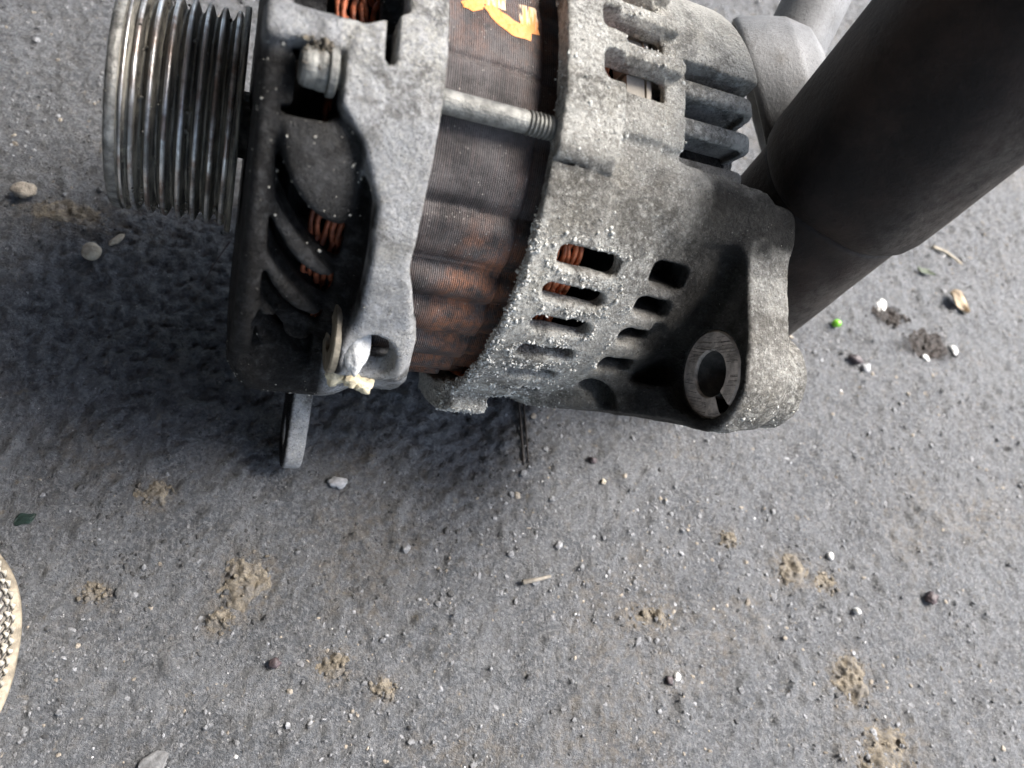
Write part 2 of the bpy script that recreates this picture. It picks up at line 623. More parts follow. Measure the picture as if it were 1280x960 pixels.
M_shade_slab = mat_simple("shade_slab_brown", (0.16, 0.13, 0.11), 0.8, 0.0, 0.3, 3, 0.002, 12)
slab("unseen_shade_roof", (-5.0, -5.0, 2.0), (1.10, 5.0, 2.06), M_shade_slab)
slab("unseen_shade_wall", (-5.0, -5.0, -0.05), (-4.9, 5.0, 1.99), M_shade_slab)

CLODS = [
    (-84.5, -78.0, (7.5, 8.0), 3, "large tan dried mud clod nearest the shoe, right of its toe", 1.7),
    (-91.0, -89.5, (4.0, 3.4), 5, "small tan crumb patch just below the large left mud clod", 0.9),
    (-55.1, -101.4, (5.0, 4.6), 7, "rounded tan mud clod near the bottom, left of centre", 1.3),
    (-40.5, -108.0, (3.4, 3.2), 9, "smallest tan mud spot near the bottom, left of centre", 0.8),
    (108.3, -65.0, (7.6, 5.8), 11, "tan mud clod in the right half, level with the clear white stone", 1.4),
    (121.4, -69.0, (4.5, 3.8), 13, "brownish crumb patch touching the right tan clod", 0.8),
    (125.2, -103.4, (7.4, 8.0), 15, "large pale crumbly mud clod with a dark hole near lower right corner", 2.0),
    (133.0, -125.0, (13.0, 8.0), 17, "wide thin mud smear at the bottom edge near right corner", 0.6),
    (83.3, -54.4, (4.0, 3.0), 19, "small orange tan mud spot below the alternator lug", 0.9),
    (-116.0, -52.0, (5.0, 4.2), 23, "pair of faint tan mud dabs left of the big clod", 0.7),
    (-163.0, 48.0, (14.0, 5.5), 25, "streak of pale mud crumbs beside the rock at upper left", 1.0),
    (50.0, -84.0, (7.5, 3.6), 29, "thin tan mud smudge in the middle of the lower half", 0.5),
    (-127.0, -83.0, (4.2, 3.4), 31, "tan mud fleck right beside the shoe toe", 0.6),
]

# ------------------------------------------------------------------ ground: one sheet, finely modelled where the camera is
def axis(a, b, step, far):
    core = np.arange(a, b + 0.01, step)
    g, d = [], step
    x = 0.0
    while x < far:
        d *= 1.45
        x += d
        g.append(x)
    g = np.array(g)
    return np.concatenate([a - g[::-1], core, b + g])


gx, gy = axis(-290, 430, 1.0, 60000), axis(-260, 370, 1.0, 60000)
GX, GY = np.meshgrid(gx, gy, indexing='ij')


def ground_z(X, Y):
    # fine relief only where the sheet is finely divided
    near = sstep(-290, -262, X) * sstep(430, 400, X) * sstep(-260, -232, Y) * sstep(370, 342, Y)
    z = 2.2 * fbm2(X, Y, 1 / 95.0, 2) + 1.1 * fbm2(X, Y, 1 / 17.0, 3, 0.55)
    lump = fbm2(X + 300, Y, 1 / 5.2, 2, 0.5)
    z = z + 2.9 * np.maximum(lump - 0.08, 0) ** 1.0 + 1.45 * fbm2(X, Y + 90, 1 / 2.4, 2, 0.7) + 0.9 * np.maximum(fbm2(X + 40, Y - 90, 1 / 3.3, 1) - 0.22, 0) * 3
    pit = fbm2(X - 210, Y + 77, 1 / 9.0, 2, 0.5)
    z = z - 1.5 * np.maximum(pit - 0.30, 0)
    return z * near


GZ = ground_z(GX, GY)
nx_, ny_ = len(gx), len(gy)
ii, jj = np.meshgrid(np.arange(nx_ - 1), np.arange(ny_ - 1), indexing='ij')
a_ = ii * ny_ + jj
GF = np.stack([a_, a_ + ny_, a_ + ny_ + 1, a_ + 1], -1).reshape(-1, 4)
# shade painted into the ground as oily dark, under and left of the alternator
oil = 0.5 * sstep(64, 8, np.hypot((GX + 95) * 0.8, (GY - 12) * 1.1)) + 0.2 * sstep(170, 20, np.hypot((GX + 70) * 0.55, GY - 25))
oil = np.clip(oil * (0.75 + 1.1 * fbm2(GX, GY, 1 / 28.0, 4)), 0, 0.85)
mud = np.zeros_like(GX)
for x, y, R, sd, _l, _h in CLODS:
    q = np.hypot((GX - x) / R[0], (GY - y) / R[1])
    mud = np.maximum(mud, sstep(2.1, 0.7, q) * 0.9)
mud = np.clip(mud + 0.55 * sstep(0.24, 0.55, fbm2(GX + 50, GY, 1 / 42.0, 4, 0.6)), 0, 1)
for x, y, a, b in ((199, 43.5, 17, 8), (180, 57, 13, 7)):
    q = np.hypot((GX - x) / a, (GY - y) / b) + 0.9 * fbm2(GX, GY, 1 / 7.0, 3)
    oil = np.maximum(oil, 0.9 * sstep(1.0, 0.6, q))
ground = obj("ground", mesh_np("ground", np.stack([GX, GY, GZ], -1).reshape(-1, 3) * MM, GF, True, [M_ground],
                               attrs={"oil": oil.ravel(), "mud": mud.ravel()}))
tag(ground, "dark grey gritty asphalt ground with dried mud and oil stains", kind="structure")


def gz(x, y):
    return float(ground_z(np.array([float(x)]), np.array([float(y)]))[0])


# ------------------------------------------------------------------ the alternator
# local axes: X along the shaft (pulley at -12, rear at 160), Y towards the sky side, Z towards the near lower side
alt = bpy.data.objects.new("alternator", None)
C.objects.link(alt)
alt.empty_display_size = 0.02
_d, _e1, _e2 = (0.98516739, 0.08237906, -0.15052874), (0.17145476, -0.43697187, 0.88298293), (0.00696248, -0.89569486, -0.44461472)
alt.matrix_world = Matrix(((_d[0], _e1[0], _e2[0], -0.1127), (_d[1], _e1[1], _e2[1], 0.0267), (_d[2], _e1[2], _e2[2], 0.0845), (0, 0, 0, 1)))
tag(alt, "dirty old car alternator with ribbed pulley lying on the asphalt", "alternator")
RAD = math.pi / 180


def polar(s, th, r):
    return np.stack([s + 0 * th, r * np.cos(th * RAD), r * np.sin(th * RAD)], -1)


# --- front bracket
def f_front(x, y, z):
    r = np.hypot(y, z)
    th = np.degrees(np.arctan2(z, y))
    # drum with rounded front corner
    rr = 60.5 + 0.03 * (x - 20)
    d = box2(x - 36.6, r, 17.0, 57.8, 5.0) - 0.4
    # raised front rim, and the closed lower part of the drum
    d = smin(d, smax(box2(x - 21.8, r - 57, 2.4, 7.0, 2.4), 50 - r, 1), 2.4)
    low = sstep(70, 80, th) * sstep(150, 140, th)
    d = smin(d, box2(x - 36.4, r, 16.0, 57.0 + 14.0 * low, 8.0), 3.0)
    # thick rim (light strip), its left edge wanders
    sl = np.interp(th, [-180, -70, -8, -3, 5, 10, 15, 25, 36, 55, 90, 180], [46, 46, 45.5, 36, 33.3, 34, 39, 44, 45, 45.6, 45, 46])
    sr = np.interp(th, [-180, 36, 46, 62, 72, 88, 100, 180], [54.2, 54.2, 58.0, 62, 64.2, 64.8, 60, 54.2])
    mid, hw = (sl + sr) / 2, (sr - sl) / 2
    boss = 2.0 * np.exp(-((th - 3) / 13.0) ** 2) + 1.2 * np.exp(-((th - 70) / 16.0) ** 2)
    d = smin(d, smax(box2(x - mid, r - 60, hw, 7.2 + boss, 1.8), -(r - 57), 1.0), 2.6)
    # smooth swelling between bolt recess and the first vent
    v = (th - 20.0) * RAD * 62
    u = x - 30.5
    pad = poly2(u, v, [(-5.5, -6.8), (3.0, -8.0), (9.0, -6), (10.0, 9), (8, 12), (2, 9), (-3.5, 4)]) - 1.5
    d = smin(d, smax(smax(pad, r - (67.2 - 0.040 * (x - 30.5) ** 2 - 0.016 * (v + 1) ** 2), 2.5), 48.0 - r, 1.0), 2.0)
    # web above the recess, dusty
    v2 = (th + 1.5) * RAD * 62
    d = smin(d, smax(box2(x - 28.5, v2, 9.5, 3.6, 1.5), r - 67.0, 2.0), 2.2)
    # recess for the bolt head
    v3 = (th - 7.2) * RAD * 62
    d = smax(d, -smax(box2(x - 28.4, v3, 5.4, 6.4, 2.4), 55.0 - r, 1.6), 1.3)
    d = smin(d, smax(box2(x - 24.4, v3 + 0.5, 1.3, 5.0, 1.0), np.maximum(r - 63.0, 52 - r), 1.0), 1.5)
    # front window above the web
    for tc in (-14.5, -32, -50, -68, -86, -104, -122, -140):
        d = smax(d, -smax(box2(x - 36.2, (th - tc) * RAD * 62, 5.4, 7.0, 2.0), 50.0 - r, 0.8), 0.9)
    d = smax(d, -smax(box2(x - 42.6, (th + 9) * RAD * 62, 1.2, 12.0, 1.0), 60.5 - r, 0.8), 0.9)
    # hollow
    d = smax(d, -box2(x - 44.0, r, 21.5, 55.6, 3.0), 0.8)
    d = smax(d, -smax(r - 61.2, 47.0 - x, 0.5), 0.5)
    d = smax(d, -(r - 16.0), 0.8)
    # swept fins, proud of the recessed drum wall
    for k in range(4):
        q = np.clip((x - 23.0) / 17.0, 0, 1)
        tc = 21.0 + 12.2 * k + 6.4 + 17.0 * (1 - (1 - q) ** 1.9)
        vv = (th - tc) * RAD * 60 * 0.75
        ln = 1.0 - 0.10 * k
        ff = smax(np.abs(vv) - (1.2 + 1.3 * np.sin(np.pi * np.clip(q * 1.1, 0, 1))), np.abs(x - 31.0) - 8.5 * ln, 1.5)
        ff = smax(ff, r - (62.6 - 0.5 * k - 2.0 * q ** 3), 1.2)
        d = smin(d, smax(ff, 50.0 - r, 1.0), 1.0)
    # swept vents
    for k in range(4):
        t0 = 21.0 + 12.2 * k - 0.0
        q = np.clip((x - 23.0) / 17.0, 0, 1.15)
        tc = t0 - 1.5 + 17.0 * (1 - (1 - np.minimum(q, 1)) ** 1.9)
        vv = (th - tc) * RAD * 60
        hw = (1.5 + 2.3 * q) * (1 - 0.08 * k)
        dd = np.maximum(np.abs(vv) * 0.72 - hw, np.abs(x - 31.8) - 8.6)
        dd = smax(np.abs(vv) * 0.75 - hw, np.abs(x - 32.0) - 8.2 + 0.3 * k, 2.0)
        d = smax(d, -smax(dd, 50.0 - r, 0.8), 1.0)
    # lower mounting lug: boss along the shaft direction, hollow and broken open
    a, b = y - 29.0, z - 54.5
    rb = np.hypot(a, b)
    d = smin(d, smax(rb - 9.6, np.abs(x - 51.2) - 7.8, 1.2), 5.5)
    d = smax(d, -smax(rb - 4.2, np.abs(x - 53.5) - 30, 0.5), 0.6)
    e = np.hypot(np.hypot((x - 51.0) * 0.75, (z - 60.0) * 0.55), (y - 36.0) * 0.8) - 4.6
    d = smax(d, -e, 1.2)
    d = d + 0.22 * N3(x * 0.55, y * 0.55, z * 0.55)
    return d


V, Q = solid(f_front, (15, -75, -75), (67, 75, 75), 0.65)
r_ = np.hypot(V[:, 1], V[:, 2])
th_ = np.degrees(np.arctan2(V[:, 2], V[:, 1]))
sl_ = np.interp(th_, [-180, -70, -8, -3, 5, 10, 15, 25, 36, 55, 90, 180], [43, 43, 43, 30, 33.0, 34, 40, 44.5, 45.6, 45.2, 43, 43])
nz = fbm3(V[:, 0], V[:, 1], V[:, 2], 0.12, 4)
grime_shade = np.clip(sstep(0.6, -1.2, V[:, 0] - sl_ + 3 * nz) * 0.97, 0, 1)
grime_shade = np.maximum(grime_shade, sstep(63.5, 61.5, r_) * 0.99)
grime_shade = np.maximum(grime_shade, 0.97 * (V[:, 0] < 25) * (th_ > 3))
web = sstep(7, 2, np.abs(th_ + 2.5)) * sstep(60.5, 63.5, r_)
grime_shade = np.clip(grime_shade - 0.85 * web * (0.7 + nz), 0, 1)
pad_ = sstep(63.2, 65.0, r_) * sstep(11, 14, th_) * sstep(34, 28, th_) * (V[:, 0] < 41)
grime_shade = np.clip(grime_shade - 0.065 * pad_, 0, 1)
fin_ = sstep(59.6, 60.6, r_) * sstep(28, 33, th_) * sstep(70, 46, th_) * sstep(24, 26, V[:, 0]) * sstep(40, 36, V[:, 0])
grime_shade = np.clip(grime_shade - 0.05 * fin_, 0, 1)
grime_shade = np.maximum(grime_shade, 0.9 * sstep(83, 92, th_ + 6 * nz))
crust = np.clip(1.0 * sstep(9, -4, th_ + 8 * nz) * (V[:, 0] > 33), 0, 1)
crust = np.maximum(crust, 0.35 * sstep(12, 3, th_ + 10 * nz) * (V[:, 0] > 34))
front = obj("front_bracket", mesh_np("front_bracket", V * MM, Q, True, [M_front], attrs={"grime_shade": grime_shade, "crust": crust}), alt)

# ear: flat tab that props the front of the alternator on the ground
def f_ear(x, y, z):
    # local: along the radial direction th = 110.6
    c, s_ = math.cos(110.6 * RAD), math.sin(110.6 * RAD)
    p = y * c + z * s_
    q = -y * s_ + z * c
    dd = np.minimum(np.hypot(q, p - 91.0) - 11.5, np.maximum(np.abs(q) - 11.5, np.maximum(p - 91, 48 - p)))
    dd = np.maximum(dd, -(np.hypot(q, p - 91.0) - 5.2))
    return smax(dd, np.abs(x - 42.0) - 3.1, 1.2) + 0.1 * N3(x * 0.8, y * 0.8, z * 0.8)


V, Q = solid(f_ear, (37, -60, 30), (48, 5, 108), 0.7)
ear = obj("mounting_ear", mesh_np("mounting_ear", V * MM, Q, True, [M_front], attrs={
    "grime_shade": np.clip(0.95 * sstep(39.9, 39.2, V[:, 0]) + 0.12, 0, 1), "crust": 0.25 + 0 * V[:, 0]}), front)
# thin spacer ring on the face of the lower lug
pv, pf, _ = lathe([(42.2, 4.4), (41.6, 4.6), (41.6, 9.3), (42.0, 9.8), (43.4, 9.8), (43.4, 4.4), (42.2, 4.4)], 48)
pv += np.array([0, 29.0, 54.5])
obj("spacer_ring", mesh_np("spacer_ring", pv * MM, pf, False, [mat_simple("brownish_spacer", (0.25, 0.215, 0.16), 0.5, 0.35, 0.4, 300)]), front)
# corroded white stub in the broken lug, and pale lumps below it
def lump(name, P, R, parent, m, seed, base=ICO4, amp=0.35, fr=0.35, flat=(1, 1, 1)):
    v, f = base
    V = v * np.array(R)[None]
    n = fbm3(v[:, 0] + seed, v[:, 1] + 2 * seed, v[:, 2], 1.3, 4) * amp * 2
    V = V * (1 + n[:, None])
    return obj(name, mesh_np(name, (V + np.array(P)) * MM, f, True, [m]), parent)


lump("corroded_stub", (47.6, 35.0, 56.5), (3.0, 2.6, 7.5), front, mat_simple("white_oxide", (0.46, 0.46, 0.45), 0.8, 0.0, 0.45, 350, 0.0006, 700), 4, amp=0.18)
M_cream = mat_simple("cream_oxide", (0.56, 0.49, 0.34), 0.85, 0.0, 0.3, 600, 0.0006, 1200)
lump("oxide_lump", (44.5, 28.5, 64.6), (2.6, 2.4, 2.6), front, M_cream, 9, ICO3, 0.4)
lump("oxide_lump", (51.3, 29.5, 66.2), (2.5, 2.2, 2.3), front, M_cream, 12, ICO3, 0.4)
lump("oxide_lump", (48.0, 30.0, 65.4), (1.9, 1.8, 1.8), front, M_cream, 17, ICO3, 0.4)

# --- rear bracket with lug
SLOTS = [(87.4, 104.4, 28.4, 2.85), (86.7, 104.0, 36.6, 2.4), (87.2, 104.0, 44.8, 2.45), (87.6, 104.0, 53.4, 2.3), (88.2, 104.0, 62.7, 2.2),
         (88.0, 104.0, 73, 1.6), (88.0, 104.0, 84, 1.6)]
SLOT2 = [(113.6, 125.0, 28.8, 3.6), (113.0, 124.0, 36.9, 2.9), (113.0, 123.4, 45.6, 2.9), (113.0, 123.8, 55.8, 3.2), (113.0, 124.0, 65.6, 3.0)]


def d_slots(x, th, r):
    d = np.full_like(x, 1e3)
    for s0, s1, tc, rise in SLOTS:
        sc, hs = (s0 + s1) / 2, (s1 - s0) / 2
        v = (th - tc) * RAD * 67 - 0.07 * (x - sc) + 0.0
        d = np.minimum(d, box2(x - sc, v, hs, rise, min(2.3, rise * 0.95)))
    for s0, s1, tc, rise in SLOT2:
        sc, hs = (s0 + s1) / 2, (s1 - s0) / 2
        v = (th - tc) * RAD * 67 - 0.10 * (x - sc)
        d = np.minimum(d, box2(x - sc, v, hs, rise, 2.4))
    # long windows with bars between them
    for k in range(12):
        tc = -9.2 - 10.35 * k
        v = (th - tc) * RAD * 67 - 0.02 * (x - 99)
        d = np.minimum(d, box2(x - 99.2, v, 9.5, 3.5, 1.6))
    return d


def f_rear(x, y, z):
    r = np.hypot(y, z)
    th = np.degrees(np.arctan2(z, y))
    up = sstep(7, 4, th) * sstep(-165, -158, th)         # side with the windows
    # outer radius
    R = 66.9 - 0.7 * sstep(96, 98, x) + 2.6 * sstep(12, 8, th) * sstep(-28, -22, th) * sstep(97, 94.6, x)
    # shallow longitudinal ribs under the windows
    R = R + 0.9 * sstep(2.0, 3.2, th) * sstep(13, 11, th) * sstep(95, 97, x) * (-1.3) + 0.7 * np.exp(-((th - 1) / 2.2) ** 2) * (x > 96)
    R = R - 1.9 * up * sstep(107.6, 109.2, x)
    R = R - (5.5 * sstep(116.0, 146.0, x)) * sstep(88, 62, th) * sstep(10, 24, th)
    send = 115.2 * up + 141.0 * (1 - up)
    d = smax((r - R) * 0.9, np.maximum(x - send, 80.4 - x), 1.1)
    # raised bars between the windows, reaching over the step behind them
    d = d + 0.0
    for k in range(10):
        tb = -4.0 - 10.35 * (k + 1)
        vb = (th - tb) * RAD * 66 - 0.02 * (x - 99)
        bar = smax(box2(x - 100.6, vb, 12.4, 2.1, 1.9), np.maximum(r - 67.9, 55.0 - r), 1.6)
        d = smin(d, bar, 0.9)
    # tail block behind the windows
    d = smin(d, smax(r - 49.0, np.abs(x - 124) - 18, 1.5), 1.5)
    # hollow
    d = smax(d, -smax(r - 63.9, x - 86.0, 0.8), 0.6)
    d = smax(d, -smax(r - 61.6, np.maximum(x - 111.5, 78 - x), 2.0), 0.8)
    d = smax(d, -smax(r - 46.0, np.maximum(x - 128, 78 - x), 2.0), 0.8)
    # shoulder that carries the lug arm
    sh = smax(box2(x - 131.5, (th - 14.0) * RAD * 62, 19.0, 5.0, 3.5), np.maximum(r - 65.8, 46.0 - r), 2.0)
    d = smin(d, sh, 5.0)
    # casting seam
    d = smax(d, -(box2(x - 87.5, (th - 10.8 - 0.05 * (x - 88)) * RAD * 67, 8.0, 0.22, 0.1) + np.maximum(65.7 - r, 0)), 0.3)
    # lower mounting foot on the front flange
    foot = smax(box2(x - 86.2, (th - 97.0) * RAD * 67, 5.8, 19.0, 2.0), np.maximum(r - 72.2, 63.9 - r), 1.2)
    d = smin(d, foot, 2.5)
    # bottom web and lug arm
    web = box2(np.hypot(np.maximum(np.abs(y - 33) - 20, 0), np.maximum(np.abs(x - 130) - 10, 0)), z - 63.6, 3.0, 3.6, 2.0)
    wz = 67.4 - 0.0 * x
    ym = np.interp(x, [108, 118, 140], [14, 26, 54])
    web = smax(smax(z - wz, 58.5 - z, 1.0), np.maximum(np.abs(x - 125) - 17, np.maximum(y - ym, -y) * 0.8), 2.0)
    d = smin(d, web, 6.0)
    P = [(61.5, 12.0), (62.5, 22.5), (66.4, 46.0), (66.4, 58.0), (58.0, 67.8), (40.0, 67.2), (10, 66), (20, 40), (40, 12)]
    arm = smax(poly2(y, z, P), np.abs(x - 145.4) - 6.8, 1.4)
    rl = np.hypot(y - 52.2, z - 54.2)
    arm = smin(arm, smax(rl - 14.4, np.abs(x - 145.0) - 6.2, 1.4), 1.0)
    arm = smin(arm, smax(rl - 13.2, np.abs(x - 150.0) - 10.0, 1.2), 1.6)
    d = smin(d, arm, 6.5)
    # seat of the bushing
    d = smax(d, -(smax(rl - 12.1, np.abs(x - 140) - 18.5, 0.3)), 0.5)
    # slots
    sd = d_slots(x, th, r)
    d = smax(d, -smax(sd, 54.0 - r, 0.6), 1.1)
    # notch at the lower flange
    d = d + 0.26 * N3(x * 0.5 + 9, y * 0.5, z * 0.5) + 0.12 * N3(x * 1.1, y * 1.1 + 5, z * 1.1)
    return d


V, Q = solid(f_rear, (78, -72, -72), (164, 76, 76), 0.62)
r_ = np.hypot(V[:, 1], V[:, 2])
th_ = np.degrees(np.arctan2(V[:, 2], V[:, 1]))
nz = fbm3(V[:, 0], V[:, 1], V[:, 2], 0.12, 4)
sd_ = d_slots(V[:, 0], th_, r_)
pock_shade = sstep(121, 128, V[:, 0] + 5 * nz) * sstep(8, 14, th_) * sstep(140.5, 137.5, V[:, 0]) * sstep(69.5, 66, np.hypot(V[:, 1] - 0, 0 * V[:, 1]) + 4.5)  # shade of the lug pocket put into the casting colour
grime_shade = 0.55 * pock_shade
grime_shade = np.maximum(grime_shade, 0.92 * sstep(63.0, 61.5, r_) * (V[:, 0] < 139))
grime_shade = np.maximum(grime_shade, 0.65 * sstep(66, 76, th_ + 8 * nz) * sstep(104, 112, V[:, 0]) * (V[:, 0] < 138))
grime_shade = np.maximum(grime_shade, 0.55 * sstep(40, 60, th_ + 14 * nz) * sstep(108, 118, V[:, 0]) * (V[:, 0] < 136))
edge = np.maximum(sstep(5.0, 0.6, sd_) * (V[:, 0] < 112), sstep(8.0, 0.0, V[:, 0] - 80.4))
zone = sstep(16, 30, th_ + 10 * nz) * sstep(118, 108, V[:, 0])
crust = np.clip(zone * (0.35 + 0.65 * edge) + (0.35 + 0.45 * (V[:, 0] < 96)) * sstep(12, 2, th_ + 8 * nz) * (V[:, 0] < 118), 0, 1) * (r_ > 62)
crust = np.maximum(crust, 0.55 * (V[:, 0] > 139.3) * (r_ > 70) * np.clip(0.7 + 1.5 * nz, 0, 1))
blot = sstep(-0.05, 0.35, fbm3(V[:, 0] + 40, V[:, 1], V[:, 2], 0.055, 4)) * sstep(98, 126, V[:, 0]) * sstep(0, 14, th_)
grime_shade = np.maximum(grime_shade, 0.75 * blot * (0.5 + 0.5 * (V[:, 0] < 139)))
oily_shade = sstep(110, 127, V[:, 0] + 9 * nz) * sstep(2, 9, th_ + 4 * nz) * np.maximum(sstep(140.5, 138.0, V[:, 0]), sstep(30, 20, V[:, 2] + 12 * nz))  # pocket and shoulder painted black, mostly the pipe's shade
grime_shade = np.maximum(grime_shade, 0.92 * oily_shade)
grime_shade = np.clip(grime_shade - 0.3 * crust, 0, 1)
rear = obj("rear_bracket", mesh_np("rear_bracket", V * MM, Q, True, [M_rear], attrs={"grime_shade": grime_shade, "crust": crust}), alt)

# crumbs of white corrosion sitting on the casting, thickest along the front edge and the slot rims
w = np.clip(zone * (0.07 + 0.7 * edge ** 1.5), 0, None) * (r_ > 64) * (sd_ > -0.6) * (th_ < 95)
w = w + 0.10 * (V[:, 0] > 139) * (r_ > 78) * sstep(35, 50, th_) + 0.04 * (th_ < 8) * (th_ > -32) * (V[:, 0] < 116) * (r_ > 62.5) * (1 + 4 * (sd_ < 1.2))
w = w + 0.6 * zone * (V[:, 0] < 81.4) * (r_ > 62) * (th_ < 95)
w = w * (sd_ > 0.6) * (0.08 + sstep(-0.02, 0.22, fbm3(V[:, 0], V[:, 1], V[:, 2], 0.42, 3)))
pick = rng.choice(len(V), 8000, p=w / w.sum(), replace=True)
P = V[pick] + rng.normal(0, 0.22, (len(pick), 3))
P[:, 1:] *= (1 - 0.0018 * rng.random(len(P)))[:, None]
R = np.clip(rng.lognormal(-1.9, 0.55, len(P)), 0.06, 0.5)
bv, bf = blobs(P, R, ICO1, 1.0, 0.55, 3)
cr = obj("corrosion_crust", mesh_np("corrosion_crust", bv * MM, bf, True, [M_crust]), rear)
tag(cr, kind="stuff")

# split bushing in the lug
hole = 6.3
def ring(x0, x1, R0, R1, a0, a1, segs=72):
    return lathe([(x0 + 0.5, R0), (x0, R0 + 0.35), (x0, R1 - 0.5), (x0 + 0.5, R1), (x1 - 0.4, R1), (x1, R1 - 0.4), (x1, R0), (x0 + 0.5, R0)], segs, a0, a1)


bv, bf, _ = ring(138.6, 160.6, hole, 11.8, 62, 402)
th0 = [62 * RAD, 402 * RAD]
me = mesh_np("pivot_bushing", (bv + np.array([0, 52.2, 54.2])) * MM, bf, False, [M_bush])
bush = obj("pivot_bushing", me, rear)
# tool marks across the face of the bushing: fine raised ridges
tm = []
for k in range(60):
    if random.random() < 0.4:
        continue
    zz = -11.0 + 22.0 * (k + 0.5) / 60 + random.uniform(-0.1, 0.1)
    hw = math.sqrt(max(0, 11.3 ** 2 - zz * zz))
    ih = math.sqrt(max(0, 6.8 ** 2 - zz * zz))
    for sgn in (-1, 1):
        a0, a1 = ih + 0.3, hw - 0.1
        ln = (a1 - a0)
        if ln < 1.0:
            continue
        if sgn < 0: a1 = a0 + ln * random.uniform(0.55, 1.0)
        else: a0 = a1 - ln * random.uniform(0.5, 1.0)
        y0, y1 = sgn * a0, sgn * a1
        aa = math.degrees(math.atan2(zz, (y0 + y1) / 2)) % 360
        if 34 < aa < 70:
            continue
        tilt = 0.25 * random.uniform(0.8, 1.2)
        tm.append(tube([(138.56, y0, zz - tilt * (abs(y0) - 8) * 0.3), (138.56, y1, zz - tilt * (abs(y1) - 8) * 0.3)], random.uniform(0.03, 0.075), 4))
tv, tf = join(tm)
o = obj("tool_mark", mesh_np("tool_mark", (tv + np.array([0, 52.2, 54.2])) * MM, tf, True, [M_hole]), alt)
tag(o, kind="stuff")
# dark bore behind the bushing
pv, pf, _ = lathe([(150, 0.01), (150, 6.2), (139.5, 6.25)], 40)
obj("bushing_bore", mesh_np("bushing_bore", (pv + np.array([0, 52.2, 54.2])) * MM, pf[:, ::-1], True, [M_hole]), alt)

# --- rear cover and cooling fins
def f_cover(x, y, z):
    r = np.hypot(y, z)
    th = np.degrees(np.arctan2(z, y))
    d = smax(r - 63.0 + 0.02 * (x - 115) ** 1.0, np.maximum(x - 140.2, 110.0 - x), 1.0)
    d = smax(d, (th + 20.5) * RAD * 60, 0.9)
    d = smax(d, (-th - 150) * RAD * 60, 0.9)
    d = smax(d, 47.0 - r, 1.0)
    # slit below the lower edge
    d = smax(d, -box2(x - 120.5, (th + 19.8) * RAD * 60, 5.0, 1.0, 0.3) , 0.5)
    return d + 0.06 * N3(x * 0.9, y * 0.9, z * 0.9)


V, Q = solid(f_cover, (108, -60, -66), (143, 66, 4), 0.65)
th_ = np.degrees(np.arctan2(V[:, 2], V[:, 1]))
obj("rear_cover", mesh_np("rear_cover", V * MM, Q, True, [M_cover], attrs={
    "grime_shade": 0.05 + 0 * th_, "crust": 0.1 + 0 * th_}), alt)


def f_fin(tc, rt, hv, send):
    def f(x, y, z):
        r = np.hypot(y, z)
        th = np.degrees(np.arctan2(z, y))
        v = (th - tc) * RAD * 60
        # rounded tip at the rear upper corner
        prof = box2(x - (send + 108) / 2, r - (rt - 8), (send - 108) / 2, 8.0, 4.5)
        pk = smax(box2(x - (send + 112) / 2, r - (rt - 9.2), (send - 112) / 2 - 2.2, 7.0, 3.0), 0.5 - v, 0.4)
        return smax(smax(prof, np.abs(v) - hv, 1.3), -pk, 0.6) + 0.07 * N3(x * 0.9, y * 0.9, z * 0.9)
    return f


for tc, rt, hv, send, g in ((-14.5, 61.5, 2.3, 140.0, 0.0), (-5.4, 60.5, 2.3, 139.8, 0.05), (3.6, 59.0, 2.0, 139.4, 0.45)):
    lo = (106, 40, 60 * math.sin((tc - 5) * RAD) - 3)
    hi = (144, 66, 60 * math.sin((tc + 5) * RAD) + 3)
    V, Q = solid(f_fin(tc, rt, hv, send), lo, hi, 0.55)
    obj("cooling_fin", mesh_np("cooling_fin", V * MM, Q, True, [M_cover], attrs={"grime_shade": g + 0 * V[:, 0], "crust": 0.1 + 0 * V[:, 0]}), alt)

# --- stator core
nth, ns = 720, 40
thg = np.linspace(-180, 180, nth + 1)[:-1]
sg = np.concatenate([[52.0], np.linspace(53.0, 85.0, ns)])
TH, SG = np.meshgrid(thg, sg)
rr = 61.6 + 0 * TH
for t0, dep, wid in ((-6.0, 0.55, 0.5), (24, 1.5, 2.2), (37.4, 2.5, 2.3), (47.2, 2.5, 2.3), (59.5, 2.5, 2.3), (71, 2.5, 2.3), (82, 2.5, 2.3), (93, 2.5, 2.3), (8, 0.7, 3), (-24, 0.7, 1.8), (-40, 0.7, 1.8), (-60, .7, 1.8)):
    rr = rr - dep * np.exp(-((TH - t0 - 0.02 * (SG - 68)) / wid) ** 2)
saw = np.mod((TH - 24 - 0.02 * (SG - 68)) / 11.9, 1.0)
rr = rr + 0.7 * (0.5 - saw) * sstep(12, 24, TH) + 0.35 * fbm2(SG, TH, 1 / 9.0, 3)
rr = rr - 1.4 * sstep(77.5, 78.3, SG)
rr[0] = 50
Vs = np.stack([SG, rr * np.cos(TH * RAD), rr * np.sin(TH * RAD)], -1).reshape(-1, 3)
i, j = np.meshgrid(np.arange(len(sg) - 1), np.arange(nth), indexing='ij')
a, b = i * nth + j, i * nth + (j + 1) % nth
Fs = np.stack([a, a + nth, b + nth, b], -1).reshape(-1, 4)[:, ::-1]
rust = sstep(20, 42, TH) * (0.10 + 0.9 * sstep(60, 70, SG + 4 * fbm2(SG, TH, 1 / 6.0, 3))) + 0.28 * sstep(-2, -12, TH) + 0.15 * sstep(70, 78, SG) + 0.5 * sstep(66, 80, TH)
stator = obj("stator_core", mesh_np("stator_core", Vs * MM, Fs, True, [M_stator], attrs={"rust": np.clip(rust, 0, 1).ravel()}), alt)


